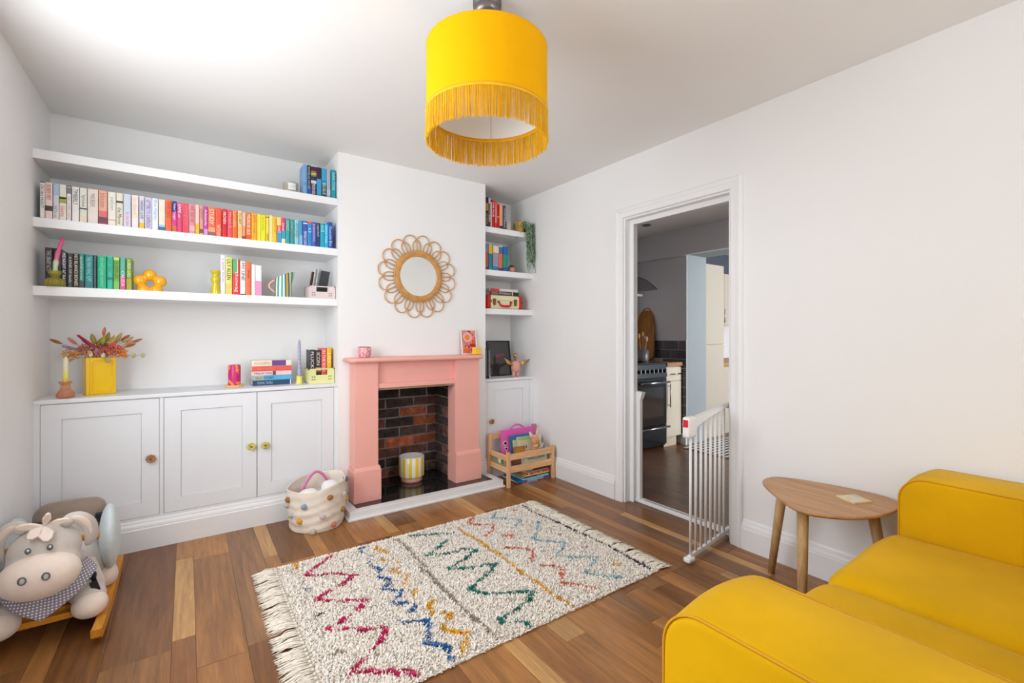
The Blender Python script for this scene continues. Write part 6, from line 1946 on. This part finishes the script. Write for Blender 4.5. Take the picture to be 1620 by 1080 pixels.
def rs(R_, k=5):
    out = []
    for i in range(len(R_) - 1):
        out += [R_[i] + (R_[i + 1] - R_[i]) * (q / k) ** (1 if i < len(R_) - 2 else 2) for q in range(k)]
    return out + [R_[-1]]
# ears, knotted then drooping
for sx in (-1, 1):
    e = [Vector((hc.x + sx * .052, hc.y + .005, hc.z + .085)), Vector((hc.x + sx * .070, hc.y - .002, hc.z + .104)), Vector((hc.x + sx * .098, hc.y, hc.z + .100)),
         Vector((hc.x + sx * .122, hc.y + .012, hc.z + .066)), Vector((hc.x + sx * .128, hc.y + .022, hc.z + .018)), Vector((hc.x + sx * .116, hc.y + .026, hc.z - .022))]
    e = spline(e)
    ea = part('ear', MB().tube(e, rs([.018, .020, .022, .025, .023, .008]), 18, sq=.45), M_grey, t)
    part('ear_lining', MB().tube([p + Vector((sx * -.003, -.011, .002)) for p in e[6:-5]], [.003 + .008 * sin(pi * (k_ + .5) / len(e[6:-5])) ** .5 for k_ in range(len(e[6:-5]))], 12, sq=.4), M_cpl, ea, label='cream ear lining')
    part('ear_knot', MB().ball((hc.x + sx * .062, hc.y - .004, hc.z + .094), (.022, .02, .020), 14, 10), M_grey, ea)
# felt forelock: a star of flat petals
def petal(a, L, w, base, tilt):
    M = Matrix.Translation(base) @ Rx(tilt) @ Ry(a)
    pl = [(0, 0), (w * .75, L * .35), (w, L * .55), (w * .55, L * .9), (0, L), (-w * .55, L * .9), (-w, L * .55), (-w * .75, L * .35)]
    m = MB()
    n = len(pl)
    vs = [(x * .9, -.007, z * .97 + .002) for x, z in pl] + [(x, -.003, z) for x, z in pl] + [(x, .003, z) for x, z in pl] + [(x * .9, .006, z * .97) for x, z in pl]
    fs_ = [tuple(range(n)), tuple(range(3 * n, 4 * n))[::-1]]
    for k in range(3):
        fs_ += [(k * n + i, k * n + (i + 1) % n, (k + 1) * n + (i + 1) % n, (k + 1) * n + i)[::-1] for i in range(n)]
    return m.add(vs, fs_, False, M)
fb_ = Vector((hc.x + .006, hc.y - .050, hc.z + .106))
for a, L, w, tl in ((-138, .056, .020, -38), (164, .064, .022, -38), (-80, .074, .013, 12), (16, .060, .012, 25), (78, .068, .010, 10)):
    part('forelock_petal', petal(a, L, w, fb_, tl), M_cpl, t)
# spotted bandana
def dots_mat():
    m, nt, b, L = node_mat('bandana_cotton')
    N = nt.nodes
    uv = N.new('ShaderNodeUVMap'); sc = N.new('ShaderNodeVectorMath'); sc.operation = 'MULTIPLY'; sc.inputs[1].default_value = (115, 115, 1)
    L.new(uv.outputs[0], sc.inputs[0])
    v = N.new('ShaderNodeTexVoronoi'); v.voronoi_dimensions = '2D'; v.inputs['Scale'].default_value = 1.0; v.inputs['Randomness'].default_value = 0.0
    L.new(sc.outputs[0], v.inputs['Vector'])
    r = N.new('ShaderNodeValToRGB'); r.color_ramp.interpolation = 'CONSTANT'
    r.color_ramp.elements[0].color = lin((236, 234, 240)); r.color_ramp.elements[1].color = lin((142, 134, 146)); r.color_ramp.elements[1].position = .26
    L.new(v.outputs['Distance'], r.inputs[0]); L.new(r.outputs[0], b.inputs['Base Color'])
    b.inputs['Roughness'].default_value = .9
    return m
NU, NV = 28, 10
def band(u, v):
    a = radians(-74 + 148 * u)                 # round the neck, 0 = front
    drop = .045 + .095 * (1 - abs(2 * u - 1)) ** 1.1
    zc = .285 - .02 * cos(a)
    r = .098 + .035 * v
    return Vector((cxd + (r + .012) * sin(a), 2.520 - (r + .030 * v) * cos(a), zc - drop * v))
m = MB().grid(band, NU, NV)
off = len(m.v)
me_b = part('bandana', m, dots_mat(), t)
uvl = me_b.data.uv_layers.new(name='UVMap')
for poly in me_b.data.polygons:
    for li in poly.loop_indices:
        vi = me_b.data.loops[li].vertex_index
        i, j = divmod(vi, NV + 1)
        uvl.data[li].uv = (i / NU * .30, j / NV * (.045 + .095 * (1 - abs(2 * i / NU - 1)) ** 1.1))
sol = me_b.modifiers.new('thickness', 'SOLIDIFY'); sol.thickness = .003
# straps with buckles
M_blk = mat('black_webbing', (26, 26, 32), rough=.6)
for sx in (-1, 1):
    s_ = part('strap', MB().tube([(cxd + sx * .085, 2.475, .262), (cxd + sx * .108, 2.478, .248), (cxd + sx * .124, 2.468, .222), (cxd + sx * .136, 2.452, .180)], .008, 8, sq=.3), M_blk, t)
    part('buckle', MB().pillow(cxd + sx * .124 - .016, cxd + sx * .124 + .016, 2.448, 2.466, .150 + .048, .150 + .074, .007, 5), M_blk, s_)
    part('strap_tab', MB().box(-.012, .012, -.003, .003, -.02, .02, .001, M=Matrix.Translation((cxd + sx * .137, 2.440, .172)) @ Ry(sx * -16)), M_blk, s_)
# seat back and side wings
part('backrest', MB().pillow(cxd - .128, cxd + .122, 2.845, 2.935, .15, .392, .042, 14, fn=lambda o, q: Vector((o.x, o.y + .03 * q.z, o.z + .012 * (1 - q.x ** 2) * q.z))), M_brn, t)
for sx in (-1, 1):
    def wfn(o, q, sx=sx):
        r_ = 1 - .35 * max(0, abs(q.y) - .3)
        return Vector((o.x, o.y, .265 + (o.z - .265) * (1 - .22 * q.y * q.y) + .01 * noise.noise((o.y * 14, o.z * 14, 2))))
    wx = cxd + sx * .150
    part('side_cushion', MB().ball((wx, 2.745, .262), (.038, .135, .140), 28, 20, Rz(sx * 6)), M_blu, t)
    part('cushion_strap', MB().box(cxd + sx * .11 - .02, cxd + sx * .11 + .02, 2.82, 2.85, .31, .345, .003), M_blk, t)
part('handle', MB().cyl((cxd - .172, 2.552, .337), (cxd + .138, 2.552, .337), .0135, n=16), M_hx, t)
# ------------------------------------------------------------------ kitchen beyond the doorway
KX, KY0, KY1, KH = 4.36, -.35, 3.60, 2.30
KF = struct('floor', MB().box(XR, 7.2, KY0, KY1, -.05, -.0045), M_under)
TONES.update({'1': (112, 76, 52), '2': (128, 88, 60), '3': (118, 82, 58), '4': (140, 98, 68)})
x = XR
ri = random.Random(4)
while x < 4.30:
    w = ri.choice([.12, .19, .19]); x1 = min(x + w, 4.32)
    ys = [.2]
    while ys[-1] < KY1 - .02:
        ys.append(min(KY1 - .02, ys[-1] + ri.uniform(.9, 1.5)))
    if x < XR + T: ys = [DY0 + .002, DY1 - .002]; x1 = XR + T if x1 > XR + T - .03 else x1
    for a, b in zip(ys, ys[1:]):
        if b - a > .05: plank(x, x1, a, b, KF, ri.choice('1234'))
    x = x1
struct('ceiling_kitchen', wallbox((XR + T, 7.2, KY0, KY1 + T, KH, KH + .08)), M_ceil)
struct('wall_kitchen_back', wallbox((XR + T, 7.2, KY1, KY1 + T, 0, KH)), M_kwall)
# wall between kitchen and utility room with a wide opening
OY0, OY1, OZ = .9, 2.93, 2.03
M_jamb = mat('pale_blue_wall_paint', (150, 158, 161), rough=.7, var=.01)
struct('wall_kitchen_far', wallbox((KX, KX + .35, OY1, KY1, 0, KH), (KX, KX + .35, KY0, OY0, 0, KH), (KX, KX + .35, OY0, OY1, OZ, KH)), M_jamb)
struct('wall_kitchen_tile_side', wallbox((KX - .010, KX - .001, OY1 + .0, KY1, 0, KH)), M_kwall)
struct('trim_3', wallbox((KX - .07, KX - .010, KY0, KY1, OZ - .01, KH)), M_kwall, 'boxed beam over the kitchen opening')
struct('wall_kitchen_rear', wallbox((XR + T, 4.75, KY0 - T, KY0, 0, KH), (6.45, 7.2, KY0 - T, KY0, 0, KH), (4.75, 6.45, KY0 - T, KY0, 0, .85), (4.75, 6.45, KY0 - T, KY0, 2.05, KH)), M_kwall)
struct('wall_utility_far', wallbox((7.2, 7.2 + T, KY0, KY1, 0, KH)), M_jamb)
struct('baseboard_kitchen', MB().prism([(KX - .010 - q * .7, z * .72) for q, z in SK], 'Y', OY1, 2.985), M_trim)
# splashback tiles, each its own piece
M_tile = mat('slate_tile', None, rough=.22, var=.10, vscale=30)
tb = struct('wall_tile_grout', wallbox((KX - .014, KX - .010, OY1 + .002, KY1, .115, 1.118)), mat('tile_grout', (214, 212, 214), rough=.9))
z = .118; r = 0
while z < 1.11:
    h = .0945
    y = OY1 + .004 - (.105 if r % 2 else 0)
    while y < KY1:
        a, b = max(y, OY1 + .004), min(y + .197, KY1)
        if b - a > .02 and (z > .85 or a < 3.2):
            k = RND.uniform(.92, 1.1)
            part('tile', MB().box(KX - .0175, KX - .0135, a, b, z, z + h, .0015), M_tile, tb, color=(84 * k, 81 * k, 88 * k))
        y += .2015
    z += .0995; r += 1
# cooker
M_cbl = mat('cooker_black', (18, 20, 26), rough=.18, coat=.4)
t = thing('cooker', 'black freestanding cooker with chrome handles in the kitchen', 'cooker', (3.82, 3.25, 0))
cx0, cx1, cy0, cy1 = 3.575, 4.062, 2.968, 3.58
part('body', MB().box(cx0, cx1, cy0 + .02, cy1, .03, .875, .003), M_cbl, t)
part('control_panel', MB().prism([(cy0 - .006, .742), (cy0 + .03, .742), (cy0 + .03, .872), (cy0 + .012, .872)], 'X', cx0, cx1), mat('panel_navy', (34, 46, 58), rough=.3), t)
part('hob', MB().box(cx0, cx1, cy0 + .005, cy1, .872, .888, .003), M_cbl, t)
for i in range(7):
    xk = cx1 - .045 - i * .066
    k = MB().cyl((xk, cy0 + .004, .806), (xk, cy0 - .020, .803), .017, .014, 14)
    part('knob', k, M_cbl, t)
    part('knob_grip', MB().box(xk - .0065, xk + .0065, cy0 - .030, cy0 - .012, .784, .828, .001), M_chrome, t)
d = part('oven_door', MB().box(cx0 + .004, cx1 - .004, cy0 - .002, cy0 + .02, .255, .722, .003), M_cbl, t)
part('oven_glass', MB().box(cx0 + .05, cx1 - .06, cy0 - .0045, cy0, .34, .64), mat('oven_glass', (46, 42, 40), rough=.05, coat=1), d)
part('door_handle', MB().cyl((cx0 + .03, cy0 - .040, .690), (cx1 - .005, cy0 - .040, .690), .012, n=12), M_chrome, d)
d2 = part('lower_door', MB().box(cx0 + .004, cx1 - .004, cy0 - .002, cy0 + .02, .05, .248, .003), M_cbl, t)
part('door_handle', MB().cyl((cx0 + .03, cy0 - .038, .232), (cx1 - .005, cy0 - .038, .232), .011, n=12), M_chrome, d2)
for dd, z in ((d, .690), (d2, .232)):
    for xk in (cx0 + .05, cx1 - .025):
        part('handle_mount', MB().cyl((xk, cy0 - .038, z), (xk, cy0 + .002, z), .009, n=10), M_chrome, dd)
# narrow base cabinet
M_cr = mat('cream_gloss_door', (228, 218, 198), rough=.15, coat=.5, var=.01)
t = thing('base_cabinet', 'narrow cream kitchen cabinet with a drawer and wooden worktop beside the cooker', 'cabinet', (4.21, 3.25, 0))
bx0_, bx1_, by = 4.072, 4.334, 2.982
part('carcass', MB().box(bx0_, bx1_, by + .02, 3.58, .10, .84), M_cr, t)
d = part('drawer_front', MB().box(bx0_ + .002, bx1_ - .002, by, by + .02, .690, .832, .002), M_cr, t)
part('drawer_handle', MB().cyl((bx0_ + .07, by - .028, .762), (bx1_ - .03, by - .028, .762), .006, n=10).cyl((bx0_ + .09, by - .028, .762), (bx0_ + .09, by, .762), .005, n=8).cyl((bx1_ - .05, by - .028, .762), (bx1_ - .05, by, .762), .005, n=8), M_chrome, d)
d = part('door', MB().box(bx0_ + .002, bx1_ - .002, by, by + .02, .105, .684, .002), M_cr, t)
part('door_handle', MB().cyl((bx0_ + .032, by - .028, .42), (bx0_ + .032, by - .028, .665), .006, n=10).cyl((bx0_ + .032, by - .028, .44), (bx0_ + .032, by, .44), .005, n=8).cyl((bx0_ + .032, by - .028, .64), (bx0_ + .032, by, .64), .005, n=8), M_chrome, d)
part('plinth', MB().box(bx0_, bx1_ - .05, by + .03, by + .05, 0, .10), mat('plinth_cream', (214, 200, 176), rough=.5), t)
part('worktop', MB().box(bx0_, bx1_, by - .015, 3.58, .842, .882, .003), wood('beech_worktop', (176, 130, 90), dark=.85, axis='X', rough=.45), t)
# bread board leaning on the wall, with a pot of utensils before it
pl = [(-.10, 0), (.10, 0), (.148, .04), (.150, .16), (.135, .34), (.105, .50), (.07, .56), (.0, .575), (-.07, .56), (-.105, .50), (-.135, .34), (-.150, .16), (-.148, .04)]
t = thing('bread_board', 'large wooden paddle bread board leaning on the kitchen wall behind the hob', 'chopping board', (4.262, 3.45, .889), rot=(0, radians(7), radians(-90)))
t.rotation_euler = (radians(-8), 0, radians(-90))
hole = MB().prism(pl, 'Y', 0, .018)
part('board', hole, wood('mango_wood', (186, 128, 54), dark=.6, axis='Z', rough=.5), t, local=True)
part('handle_loop', MB().tube([(.055 * cos(pi * i / 10), .009, .555 + .045 * sin(pi * i / 10)) for i in range(11)], .009, 8), mat('mango_wood'), t, local=True)
uc = Vector((3.96, 3.20, .8885))
t = thing('utensil_pot', 'grey metal pot of wooden spoons and utensils standing on the hob', 'utensil pot', uc)
part('pot', MB().lathe([(.060, 0), (.066, .01), (.068, .128), (.064, .128), (.062, .01), (0, .01)], 28), mat('zinc', (120, 118, 122), rough=.4, metal=.4), t, local=True)
for i, (tx, ty, h, c) in enumerate([(-.05, 0, .25, (176, 124, 70)), (.02, .01, .27, (160, 108, 60)), (.055, -.01, .22, (186, 136, 84)), (-.02, .03, .24, (60, 56, 54)), (.0, -.03, .23, (90, 84, 80))]):
    u = part('utensil', MB().cyl((tx * .3, ty * .3, .012), (tx, ty, h), .005, n=8), mat('spoon_%d' % c[0], c, rough=.6), t, local=True)
    part('utensil_head', MB().ball((tx * 1.08, ty * 1.08, h + .02), (.018, .007, .03), 12, 8), mat('spoon_%d' % c[0]), u, local=True)
# curved glass cooker hood on the back wall
t = thing('cooker_hood', 'curved glass cooker hood with a steel edge on the kitchen back wall', 'cooker hood', (3.80, 3.4, 1.6))
hm_ = MB().grid(lambda u, v: (3.50 + .62 * u, 3.13 + .46 * v, 1.655 + .11 * (1 - (2 * u - 1) ** 2)), 20, 4)
part('glass_canopy', hm_, glass('hood_glass', (176, 180, 180), mixf=.7), t)
part('steel_edge', MB().tube([(3.50 + .62 * i / 20, 3.13, 1.655 + .11 * (1 - (2 * i / 20 - 1) ** 2)) for i in range(21)], .005, 6), mat('dark_steel', (60, 60, 62), rough=.3, metal=.8), t)
part('light_bar', MB().box(3.62, 4.03, 3.25, 3.55, 1.585, 1.615, .004), M_chrome, t)
part('chimney', MB().box(3.70, 3.92, 3.36, 3.59, 1.62, KH - .002), M_chrome, t)
# recessed spot
solo('ceiling_spotlight', MB().lathe([(.045, 0), (.048, -.004), (.036, -.006), (.030, .004), (0, .004)], 24, (3.85, 3.06, KH - .002)), mat('spot_grey', (120, 118, 116), rough=.4), 'small round recessed spotlight in the kitchen ceiling', 'spotlight', (3.85, 3.06, KH - .002))
# tall cream units beyond the opening
t = thing('tall_unit', 'tall glossy cream fridge housing with two doors seen through the opening', 'cabinet', (5.1, 3.25, 0))
M_tu = mat('cream_gloss_tall', (188, 178, 162), rough=.10, coat=.6, var=.01)
ux0, ux1, uy = 4.72, 5.13, 2.965
part('carcass', MB().box(ux0, ux1, uy + .02, 3.58, .0, 1.975), M_tu, t)
part('door', MB().box(ux0, ux1 - .002, uy, uy + .02, 1.068, 1.975, .002), M_tu, t)
part('door', MB().box(ux0, ux1 - .002, uy, uy + .02, .12, 1.060, .002), M_tu, t)
t = thing('wall_cabinet', 'cream wall cabinet beyond the tall unit', 'cabinet', (5.6, 3.4, 1.3))
part('carcass', MB().box(5.14, 6.2, 3.25, 3.58, 1.29, 1.96), M_tu, t)
part('door', MB().box(5.145, 5.60, 3.23, 3.25, 1.295, 1.955, .002), M_tu, t)
part('door', MB().box(5.605, 6.1, 3.23, 3.25, 1.295, 1.955, .002), M_tu, t)
part('door_handle', MB().cyl((5.56, 3.20, 1.33), (5.56, 3.20, 1.5), .006, n=8), M_chrome, t)
t = thing('utility_counter', 'cream base units with a wooden worktop beyond the tall unit', 'cabinet', (5.6, 3.3, 0))
part('carcass', MB().box(5.14, 6.5, 3.02, 3.58, .0, .80), M_tu, t)
part('worktop', MB().box(5.14, 6.5, 2.99, 3.58, .80, .85, .003), mat('beech_worktop'), t)
part('door', MB().box(5.145, 5.6, 3.0, 3.02, .12, .79, .002), M_tu, t)
part('door', MB().box(5.605, 6.1, 3.0, 3.02, .12, .79, .002), M_tu, t)
solo('roller_blind', MB().box(4.76, 6.9, 3.50, 3.53, 1.97, 2.26, .004).cyl((4.74, 3.515, 2.27), (6.92, 3.515, 2.27), .02, n=12), mat('slate_blue_fabric', (74, 80, 90), rough=.9), 'slate blue fabric blind above the cream units', 'blind', (5.8, 3.5, 2.0))
# garden window of the utility room with venetian slats (seen mirrored in the glossy doors)
wf = MB()
for a, b in ((4.75, 4.82), (6.38, 6.45), (5.56, 5.63)): wf.box(a, b, KY0 - .09, KY0 - .04, .85, 2.05)
wf.box(4.75, 6.45, KY0 - .09, KY0 - .04, .85, .92).box(4.75, 6.45, KY0 - .09, KY0 - .04, 1.98, 2.05)
struct('window_3', wf, M_trim)
# striped runner on the kitchen floor
t = thing('striped_runner', 'black and white striped runner on the floor beyond the opening', 'rug', (4.75, 2.55, 0))
part('runner', MB().box(4.18, 5.6, 2.28, 2.86, .0008, .009, .002), mat('runner_white', (196, 194, 192), rough=.9), t)
y = 2.30
for k in range(9):
    part('stripe', MB().box(4.182, 5.598, y, y + .026, .0085, .0105), mat('runner_black', (54, 52, 56), rough=.9), t)
    y += .062
struct('floor_utility', MB().box(4.32, 7.2, KY0, KY1 - .01, -.004, 0), wood('utility_boards', (120, 84, 58), axis='Y', rough=.35))
